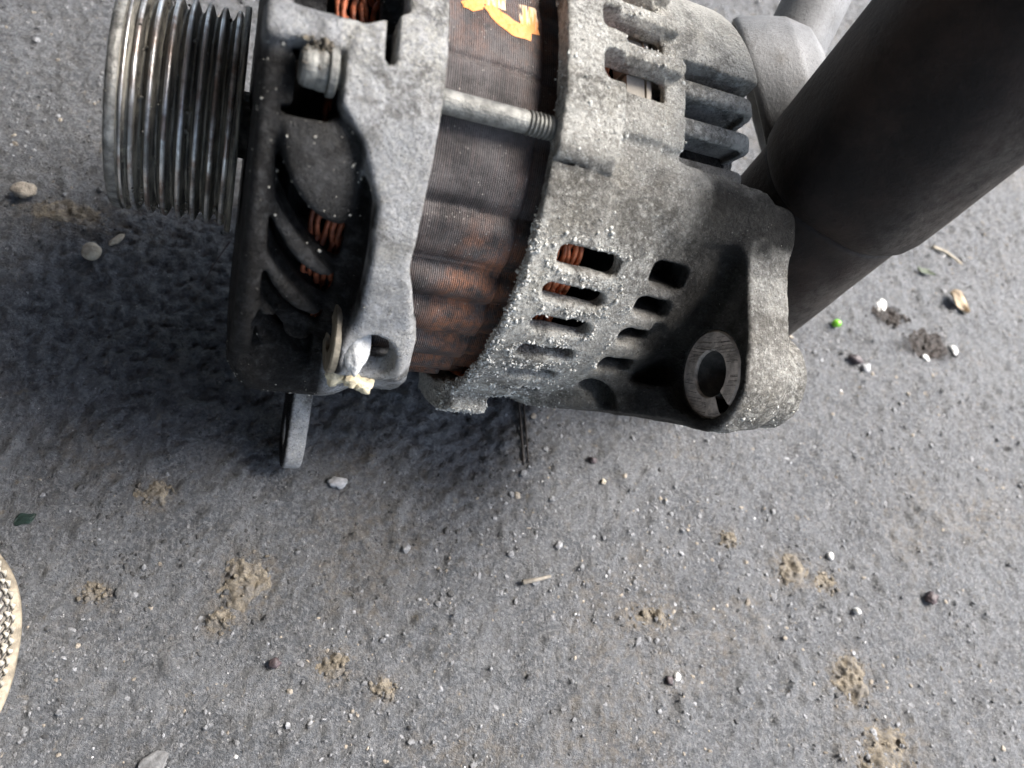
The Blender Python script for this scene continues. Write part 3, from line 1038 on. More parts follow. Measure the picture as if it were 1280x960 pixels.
# orange paint mark brushed on the core
def mat_paint():
    m = MT("orange_marker_paint")
    st = m.noise(1.0, 4, 0.6, vec=m.mapping((1500, 120, 120)))
    dry = m.attr("dry")
    thr = m.math('ADD', dry, m.math('MULTIPLY', m.math('SUBTRACT', st, 0.5), 1.6))
    c = m.mix(m.ramp(m.noise(260, 4, 0.6), 0.35, 0.7), (0.76, 0.27, 0.05), (0.76, 0.31, 0.09))
    c = m.mix(m.ramp(thr, 0.42, 0.62, 0.0, 1.0), c, (0.66, 0.50, 0.33))
    al = m.ramp(thr, 0.62, 0.80, 1.0, 0.0)
    m.out(c, 0.55, 0.0, m.bump(m.noise(900, 4), 0.0003))
    m.put(m.b.inputs["Alpha"], al)
    return m.m


M_paint = mat_paint()


def paint(strokes):
    parts, dry = [], []
    for pts, widths, dr in strokes:
        n = 40
        t = np.linspace(0, 1, n)
        k = np.linspace(0, 1, len(pts))
        c = np.stack([np.interp(t, k, [p[0] for p in pts]), np.interp(t, k, [p[1] for p in pts])], 1)
        for _ in range(3):
            c[1:-1] = 0.25 * c[:-2] + 0.5 * c[1:-1] + 0.25 * c[2:]
        w = np.interp(t, np.linspace(0, 1, len(widths)), widths)
        g = np.gradient(c, axis=0)
        g /= np.linalg.norm(g, axis=1)[:, None] + 1e-9
        nn = np.stack([-g[:, 1], g[:, 0]], 1)
        m = 7
        vs, dv = [], []
        for q in range(m):
            f = (q / (m - 1) - 0.5) * 2
            e = c + nn * (f * w * 1.3 * (1 + 0.18 * np.array([N2(np.array([a * 9.0]), np.array([f * 3.0 + 1.7 * len(parts)]))[0] for a in t])))[:, None]
            th = e[:, 1] / (62 * RAD)
            vs.append(polar(e[:, 0], th, 61.72 + 0.35 * fbm2(e[:, 0], th, 1 / 9.0, 3) - 0.0))
            dv.append(np.interp(t, [0, 1], dr) if isinstance(dr, tuple) else np.full(n, dr))
        Vp = np.stack(vs, 1).reshape(-1, 3)
        i, j = np.meshgrid(np.arange(n - 1), np.arange(m - 1), indexing='ij')
        a = i * m + j
        parts.append((Vp, np.stack([a, a + m, a + m + 1, a + 1], -1).reshape(-1, 4)))
        dry.append(np.stack(dv, 1).ravel())
    v, f = join(parts)
    return v, f, np.concatenate(dry)


k = 62 * RAD
pv, pf, pd = paint([
    ([(60.6, -19.6 * k), (62.2, -17.2 * k)], [2.2, 2.3, 1.0], 0.12),
    ([(60.0, -30 * k), (61.0, -19.8 * k)], [2.6, 2.2], 0.52),
    ([(64.2, -19.4 * k), (67.5, -17.0 * k), (71.0, -15.6 * k), (75.0, -15.2 * k)], [0.9, 1.5, 1.6, 1.3], 0.08),
    ([(66.0, -30 * k), (66.2, -19.4 * k)], [2.2, 2.2], 0.5),
    ([(74.2, -22.5 * k), (74.6, -15.6 * k)], [1.6, 1.7], (0.62, 0.30)),
    ([(63, -36 * k), (70, -38 * k), (76, -33 * k), (75, -26 * k)], [2, 2.4, 2.2, 1.6], 0.3)])
obj("paint_mark", mesh_np("paint_mark", pv * MM, pf, True, [M_paint], attrs={"dry": pd}), stator)

# --- through bolt: shank with thread, hex head and washer in the front recess
def bolt():
    prof = [(33.0, 0.01), (33.0, 2.55), (73.5, 2.55), (74.0, 2.35)]
    s = 74.2
    while s < 84:
        prof += [(s, 2.25), (s + 0.25, 2.75), (s + 0.45, 2.75), (s + 0.7, 2.25)]
        s += 1.0
    prof += [(85, 2.25), (85, 0.01)]
    v1, f1, _ = lathe(prof, 24)
    v2, f2, _ = lathe([(26.0, 0.01), (26.0, 2.6), (26.4, 3.4), (27.2, 3.8), (28.4, 3.9), (29.2, 3.75), (30.2, 4.0), (31.3, 4.0), (31.4, 0.01)], 24)
    rr = 1 + 0.10 * N3(v2[:, 0] * 0.6, v2[:, 1] * 0.6, v2[:, 2] * 0.6)
    v2[:, 1] *= rr
    v2[:, 2] *= rr
    v3, f3, _ = lathe([(31.4, 0.01), (31.4, 4.5), (31.6, 4.8), (32.8, 4.8), (33.1, 4.5), (33.1, 0.01)], 32)
    return join([(v1, f1), (v2, f2), (v3, f3)])


bv, bf = bolt()
tb, rb_ = 4.6, 64.4
bv += np.array([0, rb_ * math.cos(tb * RAD), rb_ * math.sin(tb * RAD)])
obj("through_bolt", mesh_np("through_bolt", bv * MM, bf, False, [M_bolt]), alt)
# tan dirt caked on the bolt head
hv = polar(rng.uniform(26.4, 31.5, 110), rng.uniform(0.5, 5.5, 110), 67.4 + rng.normal(0, 0.35, 110))
bv, bf = blobs(hv, np.clip(rng.lognormal(-1.3, 0.5, 110), 0.1, 0.8), ICO1, 1, 0.5, 8)
o = obj("caked_dirt", mesh_np("caked_dirt", bv * MM, bf, True, [M_mud]), alt)
tag(o, kind="stuff")


# --- copper windings: hairpin wires seen through the slots
def winding(s0, step, rows, r0, dr, t0, t1, seed):
    r = np.random.default_rng(seed)
    parts = []
    tc = t0
    while tc < t1:
        for k in range(rows):
            t = np.linspace(0, 1, 8)
            sl = r.uniform(-1.6, 1.6)
            ss = s0 + step * (k + r.uniform(-0.2, 0.2)) + sl * (t - 0.5) + step * 0.5 * np.sin(t * math.pi)
            tt = tc + (t - 0.5) * r.uniform(8.5, 11.0)
            rr = r0 - dr * k + r.uniform(-0.7, 0.7) + 1.2 * np.sin(t * math.pi)
            parts.append(tube(polar(ss, tt, rr), 0.70, 6, False))
        tc += 6.6
    return join(parts)


v, f = winding(86.3, 1.55, 7, 60.0, 0.25, -135, 100, 5)
o = obj("copper_winding", mesh_np("copper_winding", v * MM, f, True, [M_copper]), alt)
tag(o, kind="stuff")
v, f = winding(47.0, -1.6, 9, 53.5, 0.35, -135, 100, 6)
o = obj("copper_winding", mesh_np("copper_winding", v * MM, f, True, [mat_simple("sooty_copper", (0.26, 0.078, 0.036), 0.5, 0.2, 0.7, 250)]), alt)
tag(o, kind="stuff")
# dark rotor drum that fills the middle
pv, pf, _ = lathe([(24, 0.01), (24, 30), (28, 46), (52, 48), (84, 48), (104, 44.5), (104, 0.01)], 64)
obj("rotor", mesh_np("rotor", pv * MM, pf, True, [mat_simple("black_rotor", (0.02, 0.018, 0.017), 0.7)]), alt)
# rectifier insulator plate behind the windows
parts = []
for t0 in (-9.2, -19.5, -29.9, -40.2):
    t = np.linspace(t0 - 4.4, t0 + 4.4, 8)
    for s0, s1, rr in ((100.6, 105.6, 60.4), (105.9, 107.2, 60.9)):
        A, B = polar(np.full(8, s0), t, np.full(8, rr)), polar(np.full(8, s1), t, np.full(8, rr))
        A2, B2 = polar(np.full(8, s0), t, np.full(8, rr - 6)), polar(np.full(8, s1), t, np.full(8, rr - 6))
        Vv = np.concatenate([A, B, B2, A2])
        F = []
        for q in range(7):
            for (u, w2) in ((0, 8), (8, 16), (16, 24), (24, 0)):
                F.append((u + q, u + q + 1, w2 + q + 1, w2 + q))
        F += [(0, 8, 16, 24), (7, 31, 23, 15)]
        parts.append((Vv, np.array(F)))
v, f = join(parts)
obj("rectifier_plate", mesh_np("rectifier_plate", v * MM, f, False, [M_plate]), alt)

# --- grooved pulley
prof, mi = [], []
def pp(s, r, m):
    prof.append((s, r))
    if len(prof) > 1:
        mi.append(m)


pp(-3.0, 8.0, 2); pp(-3.0, 20.0, 2); pp(-10.0, 22.5, 2); pp(-11.6, 25.6, 2); pp(-12.0, 26.4, 2); pp(-11.9, 27.4, 2); pp(-11.2, 28.0, 2)
pp(-9.4, 28.1, 2); pp(-9.2, 27.6, 1); pp(-8.9, 27.6, 1); pp(-8.7, 28.1, 0); pp(-8.2, 28.1, 0); pp(-7.6, 27.0, 1); pp(-6.9, 27.0, 1)
s0 = -6.3
for q in range(7):
    t = s0 + 3.42 * q
    tip = 28.0 + 0.06 * q
    pp(t - 0.55, tip - 0.35, 1); pp(t - 0.35, tip, 0); pp(t + 0.35, tip, 0); pp(t + 0.6, tip - 0.4, 0)
    if q < 6:
        pp(t + 1.35, tip - 2.5, 1); pp(t + 1.55, tip - 2.75, 1); pp(t + 1.9, tip - 2.75, 1); pp(t + 2.1, tip - 2.5, 1)
pp(t + 1.0, 27.0, 1); pp(t + 1.15, 29.4, 1); pp(t + 1.5, 29.9, 1); pp(t + 2.6, 29.9, 1); pp(t + 2.7, 29.0, 1); pp(t + 2.7, 9.0, 1)
pv, pf, pm = lathe(prof, 160, mats=mi)
# nicks and wear
pv[:, 1:] *= 0.97
nn = N3(pv[:, 0] * 0.9, pv[:, 1] * 0.35, pv[:, 2] * 0.35)
sc = 1 + (0.004 * nn * (np.hypot(pv[:, 1], pv[:, 2]) > 26))
pv[:, 1] *= sc
pv[:, 2] *= sc
pulley = obj("pulley", mesh_np("pulley", pv * MM, pf, True, [M_steel, M_groove, M_rim], pm), alt)
qs, qt = rng.uniform(-12, 17, 260), rng.uniform(-60, 110, 260)
qt[:90] = rng.uniform(72, 108, 90)
bv, bf = blobs(polar(qs, qt, rng.uniform(25.4, 27.2, 260)), np.clip(rng.lognormal(-1.5, 0.5, 260), 0.08, 0.7), ICO1, 1, 0.5, 15)
o = obj("grime_crumb", mesh_np("grime_crumb", bv * MM, bf, True, [M_groove]), pulley)
tag(o, kind="stuff")
pv, pf, _ = lathe([(-14, 0.01), (-14, 7.5), (-13.4, 8.2), (-3, 8.2), (10, 8.5), (30, 9), (30, 0.01)], 24)
obj("shaft_nut", mesh_np("shaft_nut", pv * MM, pf, True, [M_rim]), alt)

# specks of dust and oily crumbs on the front bracket
fv = np.empty(len(front.data.vertices) * 3, np.float32)
front.data.vertices.foreach_get("co", fv)
fv = fv.reshape(-1, 3) / MM
r_ = np.hypot(fv[:, 1], fv[:, 2])
th_ = np.degrees(np.arctan2(fv[:, 2], fv[:, 1]))
w = ((r_ > 58) & (th_ > -30) & (th_ < 100)).astype(float)
w *= 0.4 + 2 * (th_ < 30) + 3 * (th_ > 78)
pick = rng.choice(len(fv), 420, p=w / w.sum())
bv, bf = blobs(fv[pick], np.clip(rng.lognormal(-2.0, 0.5, len(pick)), 0.06, 0.5), ICO1, 1, 0.4, 5)
o = obj("dust_speck", mesh_np("dust_speck", bv * MM, bf, True, [M_dust]), front)
tag(o, kind="stuff")

# ------------------------------------------------------------------ camera-space-free placing of the neighbours (world mm)
CAM = np.array([-60.1, -119.6, 240.0])
CX, CYD, CZF = np.array(_cx), -np.array(_cy), -np.array(_cz)


def wpt(x, y, z):
    """point given as right / down / forward of the tripod head, mm"""
    return CAM + x * CX + y * CYD + z * CZF


def axis_frame(a, b):
    d = (b - a) / np.linalg.norm(b - a)
    u = np.cross(d, [0.31, 0.2, 0.93])
    u /= np.linalg.norm(u)
    return Matrix(((d[0], u[0], np.cross(d, u)[0], a[0] * MM), (d[1], u[1], np.cross(d, u)[1], a[1] * MM),
                   (d[2], u[2], np.cross(d, u)[2], a[2] * MM), (0, 0, 0, 1)))


# thick dark pipe with a stepped end, standing behind the alternator and leaning over the view
pA = wpt(87.3, -45, 235)
pD = wpt(87.3 + 11.5 * 4, -45 - 16 * 4, 235 - 27 * 4)
pipe = bpy.data.objects.new("dark_pipe", None)
C.objects.link(pipe)
pipe.matrix_world = axis_frame(pA, pD)
tag(pipe, "thick oily black brown pipe with stepped end leaning behind the alternator", "pipe")


def pipe_mesh(name, prof, segs, seed, amp):
    v, f, _ = lathe(prof, segs)
    r = np.hypot(v[:, 1], v[:, 2])
    n = fbm3(v[:, 0] + seed, v[:, 1], v[:, 2], 0.03, 3) * amp
    ph = np.arctan2(v[:, 2], v[:, 1])
    s = np.where(r > 1, 1 + n / np.maximum(r, 1) + 0.018 * np.cos(4 * ph + 0.6) + 0.010 * np.cos(7 * ph + 0.05 * v[:, 0]), 1)
    v[:, 1] *= s
    v[:, 2] *= s
    w = v @ np.array(pipe.matrix_world.to_3x3()).T
    cen = np.stack([v[:, 0], 0 * v[:, 0], 0 * v[:, 0]], 1) @ np.array(pipe.matrix_world.to_3x3()).T
    q = w - cen
    q /= np.linalg.norm(q, axis=1)[:, None] + 1e-9
    dust = sstep(0.15, 0.95, q @ np.array([0.80, -0.60, 0.0])) * np.clip(0.8 + 1.6 * fbm3(v[:, 0] + seed, v[:, 1], v[:, 2], 0.09, 4), 0, 1)
    return mesh_np(name, v * MM, f, True, [M_pipe], attrs={'dust': dust})


def fillp(P, step=2.0):
    out = []
    for a, b in zip(P[:-1], P[1:]):
        n = max(1, int(np.hypot(b[0] - a[0], b[1] - a[1]) / step))
        for q in range(n):
            out.append((a[0] + (b[0] - a[0]) * q / n, a[1] + (b[1] - a[1]) * q / n))
    return out + [P[-1]]


obj("pipe_body", pipe_mesh("pipe_body", fillp([(24, 20), (26, 24.5), (29, 26.6), (33, 27.4), (60, 27.6), (110, 28), (110, 22), (40, 22)]), 96, 2, 1.0), pipe)
obj("pipe_neck", pipe_mesh("pipe_neck", fillp([(-77, 18), (-77, 23.4), (-30, 24.2), (0, 24.6), (27, 25.0), (27, 21), (-60, 18)]), 96, 5, 0.6), pipe)

# grey plastic boot with a bell mouth and a round conduit behind the rear cover
bM, bN = wpt(79.5, -95.5, 239), wpt(93.0, -99.0, 234.0)
boot = bpy.data.objects.new("plastic_boot", None)
C.objects.link(boot)
boot.matrix_world = axis_frame(bM, bN)
tag(boot, "grey plastic boot with flared mouth and round tube behind the alternator cover", "cable boot")
v, f, _ = lathe(fillp([(4, 21.3), (0.3, 23.4), (-0.4, 24.0), (0, 24.6), (1.5, 24.8), (4, 24.0), (9, 22.2), (15, 19.5), (21, 14), (23, 8), (23.5, 0.1)], 1.0), 72)
obj("flared_collar", mesh_np("flared_collar", v * MM, f, True, [M_boot]), boot)
v, f, _ = lathe(fillp([(3.9, 21.3), (10, 20), (18, 15), (20, 0.1)], 1.0), 72)
obj("inner_lining", mesh_np("inner_lining", v * MM, f[:, ::-1], True, [mat_simple("dark_boot_inside", (0.03, 0.03, 0.03), 0.8)]), boot)
tA, tB = wpt(87.5, -101.0, 236), wpt(113.0, -152.0, 238)
inv = boot.matrix_world.inverted()
la, lb = np.array(inv @ Vector(tA * MM)) / MM, np.array(inv @ Vector(tB * MM)) / MM
v, f = tube([la + (lb - la) * q / 12 for q in range(13)], 10.4, 48)
obj("round_tube", mesh_np("round_tube", v * MM, f, True, [M_boot]), boot)

# ------------------------------------------------------------------ shoe toe at the lower left
def shoe():
    root = bpy.data.objects.new("shoe", None)
    C.objects.link(root)
    root.location = (-0.1775, -0.1035, 0)
    root.rotation_euler = (0, 0, math.radians(6))
    tag(root, "worn beige and grey knitted shoe toe at lower left frame edge", "shoe")
    # outline in plan: toe towards +X
    n = 120
    def outline(grow):
        t = np.linspace(0, 2 * math.pi, n, endpoint=False)
        x = np.where(np.cos(t) > 0, (36 + grow) * np.cos(t), (215 + grow) * np.cos(t))
        wd = np.where(np.cos(t) > 0, 39, 39 - 8 * np.sin(np.clip(-np.cos(t), 0, 1) * math.pi) + 0)
        y = (wd + grow) * np.sign(np.sin(t)) * np.abs(np.sin(t)) ** 0.85
        return x, y
    def loft(levels):
        V = []
        for g, z in levels:
            x, y = outline(g)
            zz = z(x) if callable(z) else np.full(n, z)
            V.append(np.stack([x, y, zz], 1))
        m = len(levels)
        V = np.concatenate(V)
        F = []
        for i in range(m - 1):
            for j in range(n):
                k = (j + 1) % n
                F.append((i * n + j, i * n + k, (i + 1) * n + k, (i + 1) * n + j))
        return V, np.array(F)
    z0 = gz(-150, -98) - 1
    v, f = loft([(-6, z0), (-1, z0), (0.4, z0 + 1), (0.6, z0 + 2.6), (0.1, z0 + 3.6), (-1.5, z0 + 4), (-8, z0 + 4)])
    obj("sole", mesh_np("sole", v * MM, f, True, [mat_simple("yellowed_sole", (0.30, 0.255, 0.19), 0.75, 0, 0.45, 220, 0.0004, 900)]), root)
    top = lambda h: (lambda x: z0 + 2.5 + h * (1 + 0.9 * sstep(-20, -150, x)))
    v, f = loft([(-1.2, z0 + 3), (-1.1, top(5)), (-2.4, top(12)), (-5, top(19)), (-9.5, top(25)), (-16, top(30)), (-24, top(33.5)), (-32, top(35)), (-38.5, top(35.3))])
    m = MT("grey_knit")
    wv = m.n("TexWave", wave_type='BANDS', bands_direction='DIAGONAL')
    m.put(wv.inputs["Vector"], m.co)
    wv.inputs["Scale"].default_value = 330
    wv.inputs["Distortion"].default_value = 1.5
    c = m.mix(wv.outputs[1], (0.14, 0.13, 0.12), (0.26, 0.24, 0.215))
    c = m.mix(m.ramp(m.noise(90, 4), 0.4, 0.7, 0, 0.6), c, (0.24, 0.21, 0.17))
    m.out(c, 0.9, 0, m.bump(wv.outputs[1], 0.0009))
    obj("knit_upper", mesh_np("knit_upper", v * MM, f, True, [m.m]), root)
    # rows of pale stitches around the toe
    parts = []
    for row, (g, h) in enumerate(((-1.0, 3.0), (-1.2, 6.6), (-1.8, 10.3), (-2.8, 14), (-4.6, 18.4))):
        x, y = outline(g)
        seglen = np.hypot(np.diff(np.append(x, x[0])), np.diff(np.append(y, y[0])))
        cum = np.concatenate([[0], np.cumsum(seglen)])
        cur = row * 0.9
        while cur < cum[-1]:
            i = min(np.searchsorted(cum, cur) - 1 if cur > 0 else 0, n - 1)
            t = (cur - cum[i]) / seglen[i]
            j = (i + 1) % n
            px, py = x[i] + (x[j] - x[i]) * t, y[i] + (y[j] - y[i]) * t
            if px > -60:
                tx, ty = (x[j] - x[i]) / seglen[i], (y[j] - y[i]) / seglen[i]
                pz = top(h)(np.array([px]))[0]
                s = random.uniform(0.8, 1.35)
                lift = 0.9
                nxx, nyy = ty, -tx
                parts.append(tube([(px - tx * s + nxx * 0.1, py - ty * s + nyy * 0.1, pz - lift), (px + nxx * 0.8, py + nyy * 0.8, pz + 0.3), (px + tx * s * 0.6 + nxx * 0.1, py + ty * s * 0.6 + nyy * 0.1, pz + lift)], [0.35, random.uniform(0.5, 0.8), 0.35], 6))
            cur += random.uniform(2.5, 3.6)
    v, f = join(parts)
    o = obj("stitching", mesh_np("stitching", v * MM, f, True, [mat_simple("pale_thread", (0.42, 0.39, 0.33), 0.85, 0, 0.25, 300)]), root)
    tag(o, kind="stuff")


shoe()

# ------------------------------------------------------------------ grit scattered over the asphalt
n = 62000
gxs, gys = rng.uniform(-285, 425, n), rng.uniform(-255, 365, n)
dens = 0.18 + 1.3 * np.clip(fbm2(gxs, gys, 1 / 26.0, 3) + 0.30, 0, 1)
keep = (rng.random(n) < dens) & (gys < 120 + 0.45 * gxs + 120)
keep &= (rng.random(n) < 1.15 - 1.3 * sstep(95, 20, np.hypot((gxs + 95) * 0.8, gys - 10)))
gxs, gys = gxs[keep], gys[keep]
gr = np.clip(rng.lognormal(-0.80, 0.42, len(gxs)), 0.2, 1.5)
kinds = rng.choice(5, len(gxs), p=[0.60, 0.11, 0.13, 0.02, 0.14])
kinds = np.where((np.hypot(gxs + 95, gys - 10) < 105) & (rng.random(len(gxs)) < 0.85), 1, kinds)  # blackens the grit to match the painted shade by the pulley
gr = np.where(kinds == 3, gr * 0.62, gr)
gzs = ground_z(gxs, gys) - gr * np.where(kinds == 3, 0.0, 0.08)
M_grit = [mat_simple("grey_grit", (0.165, 0.167, 0.171), 0.9, 0, 0.35, 900), mat_simple("black_grit", (0.05, 0.05, 0.05), 0.7),
          mat_simple("tan_grit", (0.25, 0.22, 0.18), 0.9), mat_simple("white_grit", (0.58, 0.57, 0.55), 0.8),
          mat_simple("pale_grey_grit", (0.24, 0.242, 0.248), 0.9, 0, 0.3, 900)]
bv, bf = blobs(np.stack([gxs, gys, gzs], 1), gr, ICO1, 0.6, 0.45, 21)
o = obj("grit", mesh_np("grit", bv * MM, bf, False, M_grit, np.repeat(kinds, 20)))
tag(o, "fine grey, tan and white grit strewn over the asphalt", "grit", kind="stuff")


# ------------------------------------------------------------------ single stones, clods and litter
def stone(name, x, y, R, m, seed, label, cat, flat=0.75, amp=0.3, base=ICO3, fr=1.4, sink=0.25, group=None):
    v, f = base
    n = fbm3(v[:, 0] + seed * 1.7, v[:, 1] + seed, v[:, 2] - seed, fr, 5) * amp * 2
    V = v * (1 + n[:, None]) * np.array([R[0], R[1], R[0] * flat if len(R) < 3 else R[2]])
    o = obj(name, mesh_np(name, V * MM, f, True, [m]))
    h = V[:, 2].max()
    o.location = (x * MM, y * MM, (gz(x, y) + h * (1 - 2 * sink)) * MM)
    o.rotation_euler = (0, 0, seed * 1.3)
    return tag(o, label, cat, group)


def clod(x, y, R, seed, label, h=1.6, m=None):
    """crumbled mud pressed on the ground: rough low mound with ragged outline, plus its crumbs"""
    n = 56
    u = np.linspace(-1.25, 1.25, n)
    U, W = np.meshgrid(u, u, indexing='ij')
    rad = np.hypot(U, W) + 0.75 * fbm2(U * R[0] + seed * 31, W * R[1], 1 / (0.7 * max(R)), 3, 0.55)
    prof = sstep(1.05, 0.30, rad)
    X, Y = x + U * R[0], y + W * R[1]
    Z = ground_z(X, Y) + prof * h * 0.6 * (0.75 + 1.2 * fbm2(X + seed, Y, 1 / 3.2, 3, 0.65)) - 0.9 * (1 - sstep(0, 0.12, prof))
    a = np.arange(n - 1)
    i, j = np.meshgrid(a, a, indexing='ij')
    q = (i * n + j).ravel()
    F = np.stack([q, q + n, q + n + 1, q + 1], 1)
    F = F[(prof.ravel()[F] > 0.002).any(1)]
    V = np.stack([X, Y, Z], -1).reshape(-1, 3)
    r = np.random.default_rng(seed)
    k = 14
    ang, rd = r.uniform(0, 6.28, k), r.uniform(0.2, 1.25, k)
    cxx, cyy = x + R[0] * rd * np.cos(ang), y + R[1] * rd * np.sin(ang)
    bv, bf = blobs(np.stack([cxx, cyy, ground_z(cxx, cyy) + h * 0.45 * (rd < 0.7) + 0.2], 1), r.uniform(0.25, 0.9, k), ICO1, 0.8, 0.4, seed)
    bf = np.concatenate([bf, bf[:, 2:3]], 1)
    V, F = join([(V, F), (bv, bf)])
    used = np.unique(F)
    mp = np.full(len(V), -1)
    mp[used] = np.arange(len(used))
    V, F = V[used] - np.array([x, y, 0]), mp[F]
    tri = F[:, 2] == F[:, 3]
    T = np.concatenate([F[tri][:, :3], F[~tri][:, [0, 1, 2]], F[~tri][:, [0, 2, 3]]])
    o = obj("mud_clod", mesh_np("mud_clod", V * MM, T, True, [m or M_mud]))
    o.location = (x * MM, y * MM, 0)
    if m is not None:
        o.name = "oil_stain"
        return tag(o, label, "oil stain", "oily dark stains on the asphalt")
    return tag(o, label, "mud", "clods of dried tan mud on the asphalt")


for x, y, R, sd, lab, h in CLODS:
    clod(x, y, R, sd, lab, h)

M_tanstone = mat_simple("tan_stone", (0.42, 0.37, 0.29), 0.9, 0, 0.22, 500, 0.0004, 1600)
M_rock = mat_simple("dull_rock", (0.27, 0.235, 0.19), 0.95, 0, 0.3, 500, 0.0006, 1300)
M_white = mat_simple("white_stone", (0.62, 0.61, 0.58), 0.75, 0, 0.15, 500)
M_black = mat_simple("black_crumb", (0.06, 0.045, 0.047), 0.5, 0, 0.4, 600)
M_grey = mat_simple("grey_stone", (0.30, 0.30, 0.305), 0.85, 0, 0.3, 400)
stone("pebble", -153.0, 32.5, (3.3, 3.1), M_tanstone, 3, "round tan pebble lying alone left of the alternator", "pebble", 0.92, 0.10, sink=0.06)
stone("rock", -180.2, 54.0, (3.8, 2.8), M_rock, 5, "angular tan rock chip near the left edge beside mud crumbs", "stone", 0.6, 0.35, sink=0.15)
stone("stone_sliver", -146.8, 39.9, (3.2, 1.1), M_tanstone, 8, "pale thin stone sliver behind the round tan pebble", "stone", 0.35, 0.3)
stone("pebble", 126.5, -58.5, (1.6, 1.3), M_white, 11, "clean white pebble right of the tan clod", "pebble", 0.7, 0.12)
stone("pebble", 133.0, -79.0, (1.3, 1.1), M_white, 14, "tiny white pebble with dark shadow, far right", "pebble", 0.8, 0.3)
stone("stone", -60.5, -44.5, (2.2, 2.6), M_grey, 16, "blue grey flat stone chip under the mounting ear's right", "stone", 0.5, 0.4)
stone("crumb", 158.0, 30.0, (3.0, 1.6), M_black, 19, "black crumb close to the grey flake by the green bead", "crumb", 0.6, 0.4)
stone("stone", 163.0, 27.0, (2.6, 1.9), M_grey, 20, "grey stone flake lying beside the black crumb near the bead", "stone", 0.5, 0.35)
stone("crumb", 167.0, -73.0, (2.6, 2.2), M_black, 22, "black crumb at far right on a tan patch", "crumb", 0.6, 0.45)
stone("crumb", 30.5, -28.5, (1.5, 1.3), M_black, 24, "small black crumb below the vent slots", "crumb", 0.7, 0.4)
stone("pebble", 34.5, -36.5, (1.1, 1.0), M_tanstone, 26, "tiny yellow tan pebble below the vent slots", "pebble", 0.8, 0.3)
stone("stone", 215.0, 43.0, (2.6, 1.6), M_white, 28, "white stone flake against the tip of the large dark stain", "stone", 0.4, 0.35)
stone("stone", 180.0, 62.0, (4.2, 2.6), M_white, 30, "pale stone flake near the dark oily patch behind the bead", "stone", 0.35, 0.35)
stone("stone", 197.0, 36.0, (2.2, 1.4), M_white, 33, "small white stone flake in front of the large dark stain", "stone", 0.4, 0.35)
stone("crumb", 54.0, -104.0, (1.4, 1.2), M_black, 35, "black crumb near the bottom centre beside a white fleck", "crumb", 0.7, 0.4)
stone("pebble", 57.0, -103.0, (1.4, 1.1), M_white, 37, "white fleck of stone near the bottom centre", "pebble", 0.6, 0.3)
stone("crumb", -73.0, -101.0, (1.6, 1.4), M_black, 39, "black crumb between the lower left mud clods", "crumb", 0.6, 0.4)

M_wet = mat_simple("wet_oil", (0.022, 0.0165, 0.013), 0.5, 0, 0.5, 500, 0.0006, 1100, 0.2)
clod(200, 43.5, (14, 7.5), 44, "large dark brown wet oil stain on the right", 1.6, M_wet)
clod(181, 57.0, (10, 5.5), 47, "smaller dark oil stain nearer the green bead", 1.5, M_wet)
# green bead
v, f = ICO4
o = obj("green_bead", mesh_np("green_bead", v * np.array([2.2, 1.9, 1.9]) * MM, f, True, [MT("green_glass").out((0.16, 0.42, 0.03), 0.18, 0.0)]))
o.location = (0.1508, 0.0469, (gz(150.8, 46.9) + 1.7) * MM)
tag(o, "shiny bright green bead right of the alternator lug", "bead")


def leaf(name, x, y, L, Wd, rot, m, label, curl, seed, cat="leaf"):
    n, k = 16, 7
    V, F = [], []
    for i in range(n):
        t = i / (n - 1)
        w = Wd * math.sin(math.pi * min(1, t * 0.93 + 0.05)) ** 0.7 * (1 - 0.25 * t)
        for side in (0, 1):
            for j in range(k):
                q = (j / (k - 1) - 0.5) * 2
                yy = q * w + 0.35 * math.sin(t * 9 + seed)
                zz = 0.9 + curl * (q * q) + 0.5 * curl * math.sin(t * 5 + seed) - 0.25 * side + 0.35 * (abs(q) < 0.1)
                V.append((t * L - L / 2, yy, zz))
    W2 = 2 * k
    for i in range(n - 1):
        for j in range(k - 1):
            a = i * W2 + j
            F.append((a, a + W2, a + W2 + 1, a + 1))
            b = a + k
            F.append((b, b + 1, b + W2 + 1, b + W2))
        a = i * W2
        F.append((a, a + k, a + W2 + k, a + W2))
        a = i * W2 + k - 1
        F.append((a, a + W2, a + W2 + k, a + k))
    o = obj(name, mesh_np(name, np.array(V) * MM, np.array(F), True, [m]))
    o.location = (x * MM, y * MM, gz(x, y) * MM)
    o.rotation_euler = (0, 0, rot)
    return tag(o, label, cat)


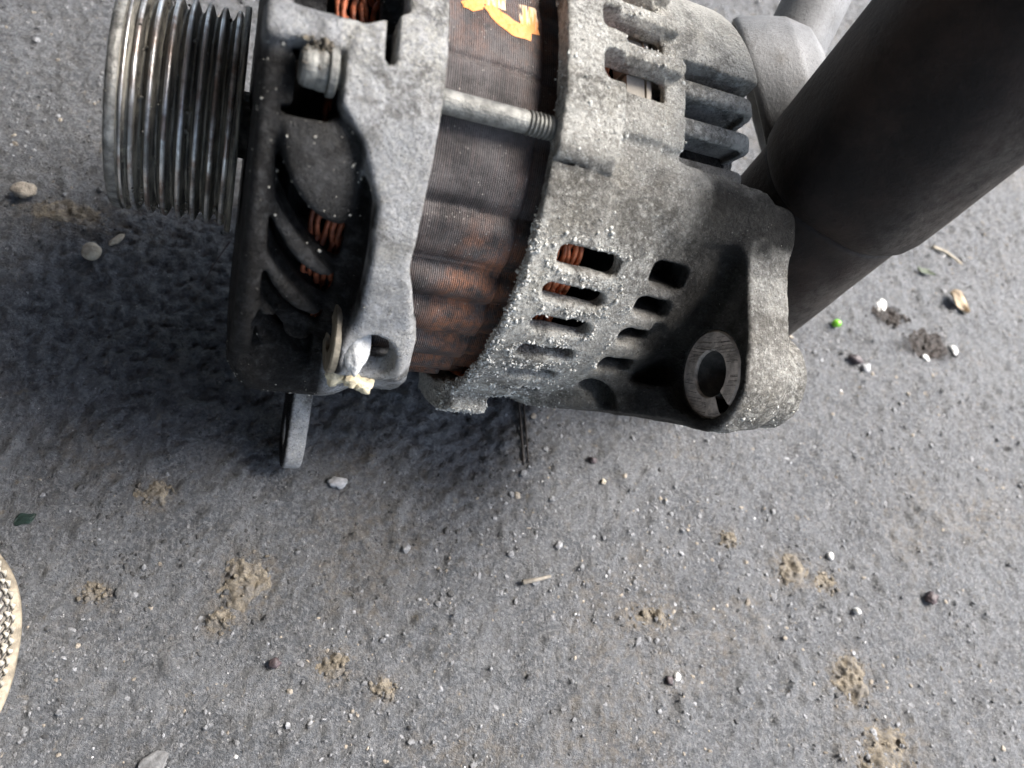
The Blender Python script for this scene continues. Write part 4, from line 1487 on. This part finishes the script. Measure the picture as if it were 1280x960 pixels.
leaf("dry_leaf", 225.5, 70, 13, 4.6, math.radians(-50), mat_simple("dry_leaf", (0.34, 0.27, 0.19), 0.8, 0, 0.4, 250, 0.0006, 700), "curled pale brown dry leaf bit at the right", 2.2, 7)
leaf("green_leaf", 211.5, 86, 10, 1.8, math.radians(-15), mat_simple("green_leaf", (0.06, 0.08, 0.045), 0.6, 0, 0.4, 250), "small dark green leaf scrap below the pipe's stepped end", 0.8, 9)
leaf("glass_shard", -149.5, -62.5, 6, 2.0, math.radians(25), mat_simple("dark_green_glass", (0.02, 0.035, 0.03), 0.3, 0, 0.4, 250), "dark green shard above the shoe toe", 0.3, 11, "shard")
leaf("flat_chip", -101.0, -127.5, 8, 3.6, math.radians(40), mat_simple("grey_chip", (0.13, 0.13, 0.13), 0.7), "flat square grey chip at the bottom left edge", 0.2, 13, "chip")


def twig(name, pts, r, m, label, cat):
    P = [(x, y, gz(x, y) + r + dz) for x, y, dz in pts]
    t = np.linspace(0, 1, len(P) * 5)
    k = np.linspace(0, 1, len(P))
    Pp = np.stack([np.interp(t, k, [p[q] for p in P]) for q in range(3)], 1)
    for _ in range(3):
        Pp[1:-1] = 0.25 * Pp[:-2] + 0.5 * Pp[1:-1] + 0.25 * Pp[2:]
    v, f = tube((Pp - Pp[0]), r * np.linspace(1, 0.6, len(Pp)), 7)
    o = obj(name, mesh_np(name, v * MM, f, True, [m]))
    o.location = tuple(Pp[0] * MM)
    return tag(o, label, cat)


M_twig = mat_simple("dark_twig", (0.035, 0.028, 0.023), 0.7, 0, 0.4, 400)
M_twig2 = mat_simple("grey_twig", (0.20, 0.18, 0.15), 0.8, 0, 0.3, 400)
twig("twig", [(1.5, -3, 1.0), (3.0, -18, 0.5), (3.8, -33, 0.2)], 0.65, M_twig, "dark thin twig poking out below the alternator, left of its pair", "twig")
twig("twig", [(3.8, -6, 0.6), (5.2, -20, 0.4), (5.6, -32, 0.2)], 0.45, M_twig, "dark thin twig poking out below the alternator, right of its pair", "twig")
twig("twig", [(3.0, -74.5, 0.3), (8, -73.5, 0.5), (13, -72, 0.3)], 0.9, M_twig2, "short grey twig lying alone in the lower middle", "twig")
twig("wire", [(-107, 39, 12.0), (-112, 33, 5.0), (-115.5, 25, 0.5)], 0.28, M_black, "fine black wire hanging behind the pulley", "wire")
twig("straw", [(222, 104, 0.3), (228, 101, 0.5), (236, 95, 0.3)], 0.9, M_tanstone, "pale straw piece on the bright ground at right", "straw")
